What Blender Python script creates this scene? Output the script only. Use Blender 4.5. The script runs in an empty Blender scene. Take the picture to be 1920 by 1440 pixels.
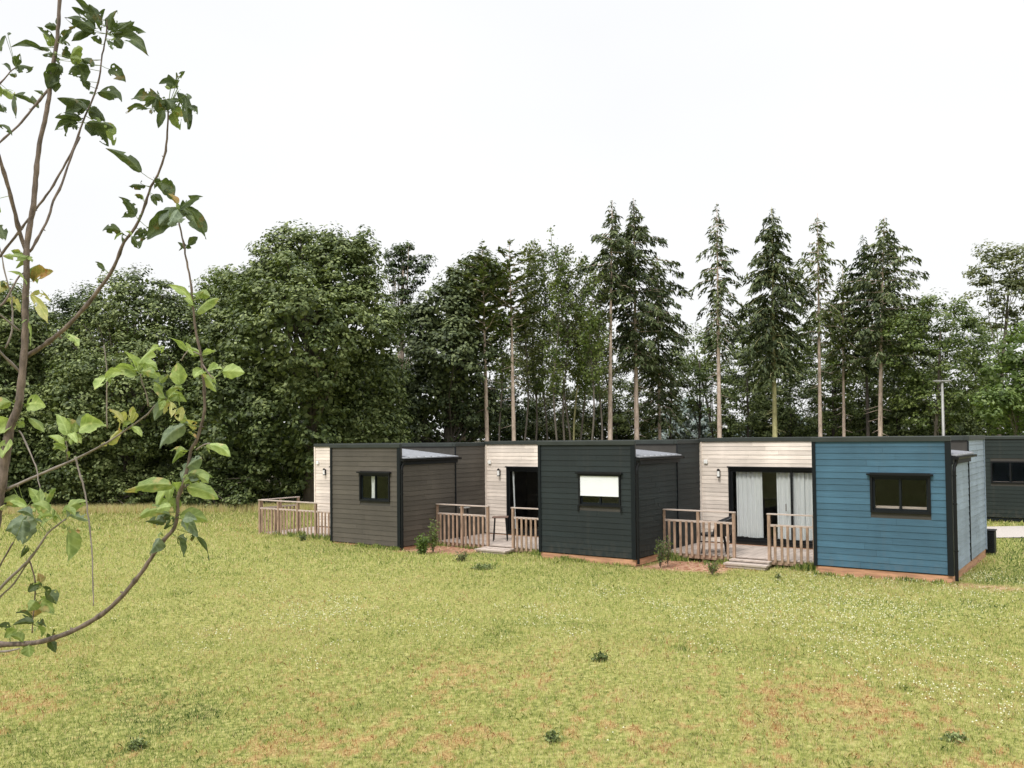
import bpy, math, random
import numpy as np
from mathutils import Matrix, Vector
random.seed(7); RNG = np.random.default_rng(7)
scene = bpy.context.scene
C = scene.collection
R = math.radians

# ------------------------------------------------------------------ camera
FPX, CY, PITCH, ROLL, CAMZ = 1608.8, 774.3, 0.0288, -0.0102, 3.2208
cd = bpy.data.cameras.new("camera"); cam = bpy.data.objects.new("camera", cd); C.objects.link(cam)
cd.sensor_fit = 'HORIZONTAL'; cd.sensor_width = 36; cd.lens = FPX / 1920 * 36
cd.shift_y = (CY - 720) / 1920
cd.clip_start = 0.1; cd.clip_end = 3000
cam.matrix_world = Matrix.Translation((0, 0, CAMZ)) @ Matrix.Rotation(math.pi/2 + PITCH, 4, 'X') @ Matrix.Rotation(ROLL, 4, 'Z')
scene.camera = cam
scene.view_settings.view_transform = 'Standard'
scene.view_settings.look = 'None'
scene.view_settings.exposure = 0.1
scene.view_settings.gamma = 1.0

# ------------------------------------------------------------------ sky: even bright overcast, brighter overhead
SUN_EL, SUN_AZ = R(52), R(215)          # light from behind and left of the viewer
w = bpy.data.worlds.new("World"); scene.world = w; w.use_nodes = True
nt = w.node_tree; N = nt.nodes; L = nt.links; N.clear()
out = N.new('ShaderNodeOutputWorld'); bg = N.new('ShaderNodeBackground'); bg.inputs[1].default_value = 0.1
sky = N.new('ShaderNodeTexSky'); sky.sky_type = 'NISHITA'; sky.sun_disc = False
sky.sun_elevation = SUN_EL; sky.sun_rotation = SUN_AZ
tc = N.new('ShaderNodeTexCoord'); sep = N.new('ShaderNodeSeparateXYZ'); L.new(tc.outputs['Generated'], sep.inputs[0])
cr = N.new('ShaderNodeValToRGB'); L.new(sep.outputs['Z'], cr.inputs[0])
e = cr.color_ramp.elements
e[0].position = 0.0; e[0].color = (.905, .91, .915, 1)
e[1].position = 0.5; e[1].color = (.94, .95, .965, 1)
x = cr.color_ramp.elements.new(0.12); x.color = (.94, .943, .945, 1)
mul = N.new('ShaderNodeMapRange'); L.new(sep.outputs['Z'], mul.inputs[0])
mul.interpolation_type = 'SMOOTHSTEP'; mul.inputs[1].default_value = .46; mul.inputs[2].default_value = 1.0; mul.inputs[3].default_value = 10.0; mul.inputs[4].default_value = 29.0
nz = N.new('ShaderNodeTexNoise'); nz.inputs['Scale'].default_value = 1.6; nz.inputs['Detail'].default_value = 3
mp = N.new('ShaderNodeMapping'); mp.inputs['Scale'].default_value = (1, 1, 2.2); L.new(tc.outputs['Generated'], mp.inputs[0]); L.new(mp.outputs[0], nz.inputs[0])
mr = N.new('ShaderNodeMapRange'); L.new(nz.outputs[0], mr.inputs[0]); mr.inputs[1].default_value = .3; mr.inputs[2].default_value = .7; mr.inputs[3].default_value = .965; mr.inputs[4].default_value = 1.04
mm = N.new('ShaderNodeMath'); mm.operation = 'MULTIPLY'; L.new(mul.outputs[0], mm.inputs[0]); L.new(mr.outputs[0], mm.inputs[1])
sc = N.new('ShaderNodeVectorMath'); sc.operation = 'SCALE'; L.new(cr.outputs[0], sc.inputs[0]); L.new(mm.outputs[0], sc.inputs['Scale'])
mx = N.new('ShaderNodeMix'); mx.data_type = 'RGBA'; mx.inputs[0].default_value = .96
L.new(sky.outputs[0], mx.inputs[6]); L.new(sc.outputs[0], mx.inputs[7])
L.new(mx.outputs[2], bg.inputs[0]); L.new(bg.outputs[0], out.inputs[0])

sd = bpy.data.lights.new("sun", 'SUN'); sd.energy = 2.5; sd.angle = R(11); sd.color = (1, .96, .9)
sun = bpy.data.objects.new("sun", sd); C.objects.link(sun)
# sun_rotation is measured clockwise from +Y
sdir = Vector((math.sin(SUN_AZ)*math.cos(SUN_EL), math.cos(SUN_AZ)*math.cos(SUN_EL), math.sin(SUN_EL)))
sun.rotation_euler = sdir.to_track_quat('Z', 'Y').to_euler()

# ------------------------------------------------------------------ helpers
def tag(o, label=None, cat=None, group=None, kind=None):
    if label: o['label'] = label
    if cat: o['category'] = cat
    if group: o['group'] = group
    if kind: o['kind'] = kind
    return o
def empty(name, loc, rz=0):
    o = bpy.data.objects.new(name, None); o.empty_display_size = .3; C.objects.link(o)
    o.location = loc; o.rotation_euler = (0, 0, rz); return o
def at(px, py, D):
    """point on the ray through a photo pixel at world depth y = D"""
    X = (px - 960) / FPX; Z = -(py - CY) / FPX
    c, s = math.cos(ROLL), math.sin(ROLL)
    X, Z = X*c - Z*s, X*s + Z*c
    c, s = math.cos(PITCH), math.sin(PITCH)
    y, z = c - Z*s, s + Z*c
    return Vector((X*D/y, D, CAMZ + z*D/y))
class MB:
    def __init__(s): s.v = []; s.f = []
    def add(s, vs, fs):
        b = len(s.v); s.v += [tuple(v) for v in vs]; s.f += [tuple(i+b for i in f) for f in fs]
    def hexa(s, p):   # 8 corners: bottom 4 ccw, top 4 ccw
        s.add(p, [(3,2,1,0),(4,5,6,7),(0,1,5,4),(1,2,6,5),(2,3,7,6),(3,0,4,7)])
    def box(s, x0, x1, y0, y1, z0, z1):
        if x0 > x1: x0, x1 = x1, x0
        if y0 > y1: y0, y1 = y1, y0
        s.hexa([(x0,y0,z0),(x1,y0,z0),(x1,y1,z0),(x0,y1,z0),(x0,y0,z1),(x1,y0,z1),(x1,y1,z1),(x0,y1,z1)])
    def bar(s, a, b, wx, wy):
        a = Vector(a); b = Vector(b); d = (b-a).normalized()
        u = d.orthogonal().normalized() if abs(d.z) < .9 else Vector((1,0,0))
        if abs(d.z) < .9: u = Vector((-d.y, d.x, 0)).normalized()
        u = (u - d*u.dot(d)).normalized(); v = d.cross(u)
        q = [u*sx*wx/2 + v*sy*wy/2 for sx, sy in ((-1,-1),(1,-1),(1,1),(-1,1))]
        s.hexa([a+k for k in q] + [b+k for k in q])
    def tube(s, pts, rad, n=8, caps=True):
        pts = [Vector(p) for p in pts]; m = len(pts)
        if not hasattr(rad, '__len__'): rad = [rad]*m
        base = len(s.v); up = None
        for i, p in enumerate(pts):
            d = (pts[min(i+1, m-1)] - pts[max(i-1, 0)])
            d = d.normalized() if d.length > 1e-9 else Vector((0,0,1))
            if up is None: up = d.orthogonal().normalized()
            up = (up - d*up.dot(d)); up = up.normalized() if up.length > 1e-6 else d.orthogonal().normalized()
            r = d.cross(up)
            for k in range(n):
                a = 2*math.pi*k/n
                s.v.append(tuple(p + (up*math.cos(a) + r*math.sin(a))*rad[i]))
        for i in range(m-1):
            for k in range(n):
                a = base+i*n+k; b = base+i*n+(k+1) % n
                s.f.append((a, b, b+n, a+n))
        if caps:
            s.f.append(tuple(base+k for k in reversed(range(n)))); s.f.append(tuple(base+(m-1)*n+k for k in range(n)))
    def build(s, name, mat, parent=None, smooth=False, bevel=0):
        me = bpy.data.meshes.new(name); me.from_pydata(s.v, [], s.f); me.validate(); me.update()
        if mat: me.materials.append(mat)
        if smooth: me.polygons.foreach_set('use_smooth', [True]*len(me.polygons))
        o = bpy.data.objects.new(name, me); C.objects.link(o)
        if parent: o.parent = parent
        if bevel:
            b = o.modifiers.new('bevel', 'BEVEL'); b.width = bevel; b.segments = 2; b.limit_method = 'ANGLE'
        return o
def np_mesh(name, V, k, mat, parent=None, smooth=False):
    """V: (n*k,3) vertices, consecutive k-gons"""
    V = np.asarray(V, np.float32).reshape(-1, 3); n = len(V)//k
    me = bpy.data.meshes.new(name)
    me.vertices.add(len(V)); me.vertices.foreach_set('co', V.ravel())
    me.loops.add(n*k); me.loops.foreach_set('vertex_index', np.arange(n*k, dtype=np.int32))
    me.polygons.add(n); me.polygons.foreach_set('loop_start', np.arange(0, n*k, k, dtype=np.int32))
    me.update(calc_edges=True); me.validate()
    me.materials.append(mat)
    o = bpy.data.objects.new(name, me); C.objects.link(o)
    if parent: o.parent = parent
    return o

# ------------------------------------------------------------------ materials
def srgb(r, g, b):
    f = lambda c: ((c/255+.055)/1.055)**2.4 if c > 10 else c/255/12.92
    return (f(r), f(g), f(b), 1)
def mat(name, col, rough=.6, var=.12, scale=(3,3,3), bump=.0, metal=0, spec=.5, coord='Object', col2=None, fine=None):
    m = bpy.data.materials.new(name); m.use_nodes = True; nt = m.node_tree; N = nt.nodes; L = nt.links
    p = N['Principled BSDF']; p.inputs['Roughness'].default_value = rough; p.inputs['Metallic'].default_value = metal
    p.inputs['Specular IOR Level'].default_value = spec
    tc = N.new('ShaderNodeTexCoord'); mp = N.new('ShaderNodeMapping'); mp.inputs['Scale'].default_value = scale
    L.new(tc.outputs[coord], mp.inputs[0])
    nz = N.new('ShaderNodeTexNoise'); nz.inputs['Scale'].default_value = 1; nz.inputs['Detail'].default_value = 6; nz.inputs['Roughness'].default_value = .65
    L.new(mp.outputs[0], nz.inputs[0])
    r = N.new('ShaderNodeValToRGB'); L.new(nz.outputs[0], r.inputs[0])
    a = tuple(c*(1-var) for c in col[:3])+(1,); b = tuple(min(1, c*(1+var)) for c in (col2 or col)[:3])+(1,)
    r.color_ramp.elements[0].position = .3; r.color_ramp.elements[0].color = a
    r.color_ramp.elements[1].position = .7; r.color_ramp.elements[1].color = b
    L.new(r.outputs[0], p.inputs['Base Color'])
    if bump:
        bn = N.new('ShaderNodeBump'); bn.inputs['Strength'].default_value = bump; bn.inputs['Distance'].default_value = .01
        L.new(nz.outputs[0], bn.inputs['Height']); L.new(bn.outputs[0], p.inputs['Normal'])
    return m
def clad(name, col, rough=.6, spec=.32):
    """painted timber cladding: grain along the board, board to board variation, faint dirt runs"""
    m = bpy.data.materials.new(name); m.use_nodes = True; nt = m.node_tree; N = nt.nodes; L = nt.links
    p = N['Principled BSDF']; p.inputs['Roughness'].default_value = rough; p.inputs['Specular IOR Level'].default_value = spec
    tc = N.new('ShaderNodeTexCoord')
    def noise(scale, detail=4):
        mp = N.new('ShaderNodeMapping'); mp.inputs['Scale'].default_value = scale; L.new(tc.outputs['Object'], mp.inputs[0])
        n = N.new('ShaderNodeTexNoise'); n.inputs['Scale'].default_value = 1; n.inputs['Detail'].default_value = detail
        L.new(mp.outputs[0], n.inputs[0]); return n
    g = noise((2.5, 2.5, 60)); d = noise((1.1, 1.1, .5), 5)
    geo = N.new('ShaderNodeNewGeometry')
    def mr(src, a, b, lo=.3, hi=.7):
        r = N.new('ShaderNodeMapRange'); L.new(src, r.inputs[0]); r.inputs[1].default_value = lo; r.inputs[2].default_value = hi
        r.inputs[3].default_value = a; r.inputs[4].default_value = b; return r.outputs[0]
    def mulv(a, b):
        q = N.new('ShaderNodeMath'); q.operation = 'MULTIPLY'; L.new(a, q.inputs[0]); L.new(b, q.inputs[1]); return q.outputs[0]
    f = mulv(mulv(mr(g.outputs[0], .86, 1.12), mr(d.outputs[0], .86, 1.14)), mr(geo.outputs['Random Per Island'], .88, 1.12, 0, 1))
    s = N.new('ShaderNodeVectorMath'); s.operation = 'SCALE'; s.inputs[0].default_value = col[:3]; L.new(f, s.inputs['Scale'])
    sp = N.new('ShaderNodeSeparateXYZ'); L.new(tc.outputs['Object'], sp.inputs[0]); dn = noise((9, 9, 5), 6)
    hz = N.new('ShaderNodeMapRange'); L.new(sp.outputs['Z'], hz.inputs[0]); hz.inputs[1].default_value = 0; hz.inputs[2].default_value = .45; hz.inputs[3].default_value = .10; hz.inputs[4].default_value = 0
    dm = mulv(hz.outputs[0], mr(dn.outputs[0], 0, 1, .42, .62)); st = noise((7, 7, .25), 3); sm = mulv(mr(st.outputs[0], 0, .06, .55, .75), mr(dn.outputs[0], .3, 1)); ad = N.new('ShaderNodeMath'); ad.operation = 'ADD'; ad.use_clamp = True; L.new(dm, ad.inputs[0]); L.new(sm, ad.inputs[1])
    dx = N.new('ShaderNodeMix'); dx.data_type = 'RGBA'; L.new(ad.outputs[0], dx.inputs[0]); L.new(s.outputs[0], dx.inputs[6]); dx.inputs[7].default_value = (.20,.15,.11,1)
    L.new(dx.outputs[2], p.inputs['Base Color'])
    b = N.new('ShaderNodeBump'); b.inputs['Strength'].default_value = .35; b.inputs['Distance'].default_value = .004
    L.new(g.outputs[0], b.inputs['Height']); L.new(b.outputs[0], p.inputs['Normal'])
    return m
def leafmat(name, cols, trans=.35, rough=.5, nscale=.5, spec=.4, tcol=None):
    """cols: list of rgb; random per leaf plus slow drift through the crown; thin leaves let light through"""
    m = bpy.data.materials.new(name); m.use_nodes = True; nt = m.node_tree; N = nt.nodes; L = nt.links
    p = N['Principled BSDF']; p.inputs['Roughness'].default_value = rough; p.inputs['Specular IOR Level'].default_value = spec
    geo = N.new('ShaderNodeNewGeometry')
    nz = N.new('ShaderNodeTexNoise'); nz.inputs['Scale'].default_value = nscale; nz.inputs['Detail'].default_value = 3
    L.new(geo.outputs['Position'], nz.inputs[0])
    a = N.new('ShaderNodeMath'); a.operation = 'MULTIPLY_ADD'; L.new(geo.outputs['Random Per Island'], a.inputs[0]); a.inputs[1].default_value = .6; a.inputs[2].default_value = -.3
    b = N.new('ShaderNodeMath'); b.operation = 'ADD'; L.new(a.outputs[0], b.inputs[0]); L.new(nz.outputs[0], b.inputs[1])
    r = N.new('ShaderNodeValToRGB'); L.new(b.outputs[0], r.inputs[0])
    el = r.color_ramp.elements; n = len(cols)
    el[0].position = .2; el[0].color = (*cols[0], 1); el[1].position = .8; el[1].color = (*cols[-1], 1)
    for i in range(1, n-1): q = el.new(.2+.6*i/(n-1)); q.color = (*cols[i], 1)
    L.new(r.outputs[0], p.inputs['Base Color'])
    t = N.new('ShaderNodeBsdfTranslucent')
    hs = N.new('ShaderNodeMix'); hs.data_type = 'RGBA'; hs.blend_type = 'MULTIPLY'; hs.inputs[0].default_value = 1
    L.new(r.outputs[0], hs.inputs[6]); hs.inputs[7].default_value = (*(tcol or (1.5, 1.6, .8)), 1); L.new(hs.outputs[2], t.inputs[0])
    mx = N.new('ShaderNodeMixShader'); mx.inputs[0].default_value = trans
    L.new(p.outputs[0], mx.inputs[1]); L.new(t.outputs[0], mx.inputs[2]); L.new(mx.outputs[0], N['Material Output'].inputs[0])
    return m
def glassmat():
    m = bpy.data.materials.new('window_glass'); m.use_nodes = True; nt = m.node_tree; N = nt.nodes; L = nt.links
    N.remove(N['Principled BSDF'])
    g = N.new('ShaderNodeBsdfGlossy'); g.inputs['Roughness'].default_value = .02; g.inputs[0].default_value = (.42,.45,.47,1)
    t = N.new('ShaderNodeBsdfTransparent'); t.inputs[0].default_value = (.95,.96,.955,1)
    f = N.new('ShaderNodeFresnel'); gg = N.new('ShaderNodeNewGeometry'); ri = N.new('ShaderNodeMapRange'); L.new(gg.outputs['Backfacing'], ri.inputs[0]); ri.inputs[3].default_value = 1.45; ri.inputs[4].default_value = 1/1.45; L.new(ri.outputs[0], f.inputs[0])
    mx = N.new('ShaderNodeMixShader'); L.new(f.outputs[0], mx.inputs[0]); L.new(t.outputs[0], mx.inputs[1]); L.new(g.outputs[0], mx.inputs[2])
    L.new(mx.outputs[0], N['Material Output'].inputs[0]); return m
def clothmat():
    m = mat('curtain_cloth', (.88,.89,.90), .9, .02, (8,8,8)); nt = m.node_tree; N = nt.nodes; L = nt.links
    t = N.new('ShaderNodeBsdfTranslucent'); t.inputs[0].default_value = (.85,.86,.88,1)
    mx = N.new('ShaderNodeMixShader'); mx.inputs[0].default_value = .25
    L.new(N['Principled BSDF'].outputs[0], mx.inputs[1]); L.new(t.outputs[0], mx.inputs[2]); L.new(mx.outputs[0], N['Material Output'].inputs[0]); return m
M = dict(
    blue=clad('blue_cladding', (.047,.112,.165)),
    slate=clad('slate_cladding', (.0145,.021,.0215)),
    taupe=clad('taupe_cladding', (.082,.072,.059)),
    beige=clad('beige_cladding', (.69,.61,.54)),
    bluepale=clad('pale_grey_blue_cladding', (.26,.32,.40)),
    dgreen=clad('dark_green_cladding', (.011,.018,.016)),
    trim=mat('dark_trim', (.007,.010,.012), .5, .15, spec=.2),
    fascia=mat('grey_green_fascia', (.032,.038,.034), .55, .2, (2,2,2), spec=.3),
    roof=mat('pale_roof_sheet', (.30,.31,.335), .4, .1, (2,8,2)),
    roofmem=mat('roof_membrane', (.08,.085,.09), .7, .25, (1,1,1)),
    membrane=mat('wall_lining', (.05,.046,.04), .9, .2),
    skirt=mat('larch_skirting', (.37,.19,.115), .8, .3, (1.5,1.5,14), .3, col2=(.5,.27,.16)),
    wood=mat('weathered_timber', (.25,.165,.11), .8, .3, (9,9,3), .3, col2=(.36,.25,.18)),
    rail=mat('silvered_timber_rail', (.46,.38,.33), .8, .2, (3,3,12), .2),
    deck=mat('weathered_deck_boards', (.40,.335,.29), .85, .25, (8,1,8), .2),
    black=mat('black_metal', (.007,.008,.009), .45, .2, spec=.2),
    plastic=mat('black_woven_plastic', (.018,.018,.019), .55, .3, (30,30,30), .4),
    white=mat('white_enamel', (.8,.8,.78), .4, .04),
    blind=mat('white_roller_blind', (.74,.76,.79), .7, .03, (2,2,2)),
    cloth=clothmat(), glass=glassmat(),
    galv=mat('galvanised_steel', (.27,.265,.25), .45, .15, metal=.3),
    path=mat('pale_gravel', (.38,.345,.31), .95, .25, (30,30,30), .4),
    soil=mat('red_brown_soil', (.24,.115,.065), .95, .4, (5,5,5), .6, col2=(.42,.25,.17)),
    tabletop=mat('stained_tabletop', (.12,.07,.05), .6, .2),
)

# ------------------------------------------------------------------ ground
TH = 0.62486; U = Vector((math.cos(TH), -math.sin(TH), 0)); V = Vector((math.sin(TH), math.cos(TH), 0))
B3 = Vector((9.344, 18.3666, 0)); SU, SV = 6.9658, 1.1023
FL = {1: .1157, 2: .1583, 3: .2}
def corner(k): return B3 + U*SU*(k-3) + V*SV*(k-3)
W_, w_, E_, D1, D2, H = 6.93, 2.858, 2.925, 2.489, 5.152, 2.88
rngn = np.random.default_rng(3)
_wv = [(rngn.uniform(.15, .9), rngn.uniform(0, 6.28), rngn.uniform(0, 6.28)) for _ in range(14)]
def gz(x, y):
    x = np.asarray(x, float); y = np.asarray(y, float); s = 0
    for k, a, ph in _wv: s = s + np.sin(k*(x*math.cos(a)+y*math.sin(a))+ph)*.008/k**.5
    return s
def n2(x, y, sc, seed=0):
    r = np.random.default_rng(seed); s = 0; tot = 0
    for o in range(4):
        for _ in range(4):
            a, ph = r.uniform(0, 6.28), r.uniform(0, 6.28); k = sc*2**o*r.uniform(.7, 1.3); am = .6**o
            s = s + am*np.sin(k*(x*math.cos(a)+y*math.sin(a))+ph); tot += am*.5
    return s/tot
def soilmask(x, y):
    """bare earth beside the decks of the second and third cabins (1 = bare)"""
    m = np.zeros_like(x)
    for k in (2, 3):
        o = corner(k); dx, dy = x-o.x, y-o.y
        u = dx*U.x+dy*U.y; v = dx*V.x+dy*V.y
        n = n2(x, y, 2.2, 5)*.22
        ins = np.minimum(np.minimum(u+7.0, -4.9-u), np.minimum(v+1.25-.18*(u+7), .7-v)) + n
        m = np.maximum(m, np.clip(ins/.25+.4, 0, 1))
    o = corner(3); dx, dy = x-o.x, y-o.y; u = dx*U.x+dy*U.y; v = dx*V.x+dy*V.y
    m = np.maximum(m, np.clip((.55-np.hypot((u-.7)/1.7, (v+.1)*1.5))/.3, 0, .75))
    return m
def ground():
    xs = np.concatenate([np.linspace(-600, -40, 15), np.linspace(-38, -9.5, 60), np.linspace(-9, 9, 260), np.linspace(9.5, 38, 60), np.linspace(40, 600, 15)])
    ys = np.concatenate([np.linspace(-200, 4, 8), np.linspace(5, 16, 160), np.linspace(16.2, 60, 130), np.linspace(62, 1500, 20)])
    X, Y = np.meshgrid(xs, ys); Z = gz(X, Y)
    nx, ny = len(xs), len(ys)
    vs = np.stack([X, Y, Z], -1).reshape(-1, 3)
    idx = np.arange(nx*ny).reshape(ny, nx)
    f = np.stack([idx[:-1,:-1], idx[:-1,1:], idx[1:,1:], idx[1:,:-1]], -1).reshape(-1, 4)
    me = bpy.data.meshes.new('ground'); me.from_pydata(vs.tolist(), [], f.tolist()); me.update()
    dr = me.attributes.new('dry', 'FLOAT', 'POINT'); dr.data.foreach_set('value', np.clip(rustf(X, Y)*1.1, 0, .8).ravel().astype(np.float32))
    lt = me.attributes.new('litter', 'FLOAT', 'POINT'); lt.data.foreach_set('value', np.clip((Y-40.6-.8*n2(X, Y, .5, 4)-np.where(X > 14, 4, 0))/.8, 0, 1).ravel().astype(np.float32))
    at_ = me.attributes.new('soil', 'FLOAT', 'POINT'); at_.data.foreach_set('value', soilmask(X, Y).ravel().astype(np.float32))
    me.polygons.foreach_set('use_smooth', [True]*len(me.polygons))
    m = bpy.data.materials.new('lawn_earth'); m.use_nodes = True; nt = m.node_tree; N = nt.nodes; L = nt.links
    p = N['Principled BSDF']; p.inputs['Roughness'].default_value = .95; p.inputs['Specular IOR Level'].default_value = .1
    geo = N.new('ShaderNodeNewGeometry')
    def nz(s, d=5):
        n = N.new('ShaderNodeTexNoise'); n.inputs['Scale'].default_value = s; n.inputs['Detail'].default_value = d; L.new(geo.outputs['Position'], n.inputs[0]); return n.outputs[0]
    r = N.new('ShaderNodeValToRGB'); L.new(nz(14, 8), r.inputs[0]); el = r.color_ramp.elements
    el[0].position = .3; el[0].color = (.07,.085,.022,1); el[1].position = .7; el[1].color = (.38,.35,.14,1)
    q = el.new(.5); q.color = (.23,.235,.07,1)
    r2 = N.new('ShaderNodeValToRGB'); L.new(nz(9, 6), r2.inputs[0]); el = r2.color_ramp.elements
    el[0].position = .35; el[0].color = (.22,.10,.055,1); el[1].position = .65; el[1].color = (.45,.28,.19,1)
    r3 = N.new('ShaderNodeValToRGB'); L.new(nz(30, 6), r3.inputs[0]); el = r3.color_ramp.elements
    el[0].position = .35; el[0].color = (.17,.085,.035,1); el[1].position = .65; el[1].color = (.44,.31,.14,1)
    a0 = N.new('ShaderNodeAttribute'); a0.attribute_name = 'dry'; m0 = N.new('ShaderNodeMix'); m0.data_type = 'RGBA'; L.new(a0.outputs['Fac'], m0.inputs[0]); L.new(r.outputs[0], m0.inputs[6]); L.new(r3.outputs[0], m0.inputs[7])
    a = N.new('ShaderNodeAttribute'); a.attribute_name = 'soil'
    mx = N.new('ShaderNodeMix'); mx.data_type = 'RGBA'; L.new(a.outputs['Fac'], mx.inputs[0]); L.new(m0.outputs[2], mx.inputs[6]); L.new(r2.outputs[0], mx.inputs[7])
    a2 = N.new('ShaderNodeAttribute'); a2.attribute_name = 'litter'; m2 = N.new('ShaderNodeMix'); m2.data_type = 'RGBA'; L.new(a2.outputs['Fac'], m2.inputs[0]); L.new(mx.outputs[2], m2.inputs[6]); m2.inputs[7].default_value = (.045,.04,.025,1); mx = m2
    L.new(mx.outputs[2], p.inputs['Base Color'])
    b = N.new('ShaderNodeBump'); b.inputs['Strength'].default_value = .8; b.inputs['Distance'].default_value = .04; L.new(nz(20, 6), b.inputs['Height']); L.new(b.outputs[0], p.inputs['Normal'])
    me.materials.append(m)
    o = bpy.data.objects.new('ground', me); C.objects.link(o); tag(o, kind='structure')
# path to the far cabin, on the right
def path():
    mb = MB()
    a = Vector((15.0, 26.5, 0)); b = Vector((15.0, 29.8, 0)); d = Vector((1, 0, 0))
    n = 14; vs = []
    for i in range(n+1):
        for p in (a, b):
            q = p - d*1.6 + d*(i*1.3) + Vector((0, random.uniform(-.1, .1), 0)); vs.append((q.x, q.y, float(gz(q.x, q.y))+.03))
    mb.add(vs, [(2*i, 2*i+2, 2*i+3, 2*i+1) for i in range(n)])
    tag(mb.build('path', M['path']), kind='structure')
path()

# ------------------------------------------------------------------ cabins
def clad_wall(mb, a, b, z0, z1, nrm, holes=(), bh=.144, depth=.0135, z1b=None):
    """horizontal lapped boards along a->b (2D), outward normal nrm; holes = (s0,s1,z0,z1) along the run"""
    ax, ay = a; dx, dy = b[0]-a[0], b[1]-a[1]; Ln = math.hypot(dx, dy); dx /= Ln; dy /= Ln
    n = math.ceil((z1-z0)/bh - 1e-6)
    for i in range(n):
        c0 = z0+i*bh; c1 = min(c0+bh-.004, z1)
        segs = [(0, Ln)]
        for (h0, h1, hz0, hz1) in holes:
            if c0 < hz1-.01 and c1 > hz0+.01:
                new = []
                for s0, s1 in segs:
                    if h0 > s0: new.append((s0, min(h0, s1)))
                    if h1 < s1: new.append((max(h1, s0), s1))
                segs = [t for t in new if t[1]-t[0] > .01]
        for s0, s1 in segs:
            cuts = [s0]
            if s1-s0 > 2.2: cuts.append(s0 + (s1-s0)*(.35+.3*((i*37) % 10)/10))
            cuts.append(s1)
            for t0, t1 in zip(cuts[:-1], cuts[1:]):
                t1 -= .003
                jit = random.uniform(-.0015, .0015)
                p = []
                for z, ob in ((c0, depth+jit), (c1, depth*.25+jit)):
                    p += [(ax+dx*t0+nrm[0]*0, ay+dy*t0+nrm[1]*0, z), (ax+dx*t1, ay+dy*t1, z),
                          (ax+dx*t1+nrm[0]*ob, ay+dy*t1+nrm[1]*ob, z), (ax+dx*t0+nrm[0]*ob, ay+dy*t0+nrm[1]*ob, z)]
                mb.hexa(p)
def wall_box(mb, a, b, z0, z1, inn, holes=(), t=.1):
    """solid wall behind the boards, with openings; inn = inward 2D normal"""
    ax, ay = a; dx, dy = b[0]-a[0], b[1]-a[1]; Ln = math.hypot(dx, dy); dx /= Ln; dy /= Ln
    def piece(s0, s1, c0, c1):
        if s1-s0 < .005 or c1-c0 < .005: return
        p = []
        for z in (c0, c1):
            p += [(ax+dx*s0, ay+dy*s0, z), (ax+dx*s1, ay+dy*s1, z), (ax+dx*s1+inn[0]*t, ay+dy*s1+inn[1]*t, z), (ax+dx*s0+inn[0]*t, ay+dy*s0+inn[1]*t, z)]
        mb.hexa(p)
    if not holes: piece(0, Ln, z0, z1)
    else:
        h0, h1, hz0, hz1 = holes[0]
        piece(0, h0, z0, z1); piece(h1, Ln, z0, z1); piece(h0, h1, hz1, z1); piece(h0, h1, z0, hz0)
def curtain(root, u0, u1, v, z0, z1, folds, parent=None, name='curtain', slant=0):
    vs = []; fs = []; n = folds*8; m = 8
    for j in range(m+1):
        t = j/m; z = z1 + (z0-z1)*t
        for i in range(n+1):
            s = i/n; a = 2*math.pi*folds*s
            uu = u0+(u1-u0)*s + slant*t*(1-s*.3) + .006*math.sin(a*2+t)
            vs.append((uu, v+.035*math.sin(a+.4*math.sin(3*t+s*5))*(.7+.3*t), z + .012*math.sin(s*7) * t))
    for j in range(m):
        for i in range(n):
            a = j*(n+1)+i; fs.append((a, a+1, a+n+2, a+n+1))
    mb = MB(); mb.add(vs, fs); return mb.build(name, M['cloth'], parent or root, True)
def frame(mb, u0, u1, v0, v1, z0, z1, t):
    mb.box(u0, u1, v0, v1, z0, z0+t); mb.box(u0, u1, v0, v1, z1-t, z1)
    mb.box(u0, u0+t, v0, v1, z0+t, z1-t); mb.box(u1-t, u1, v0, v1, z0+t, z1-t)
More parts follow.
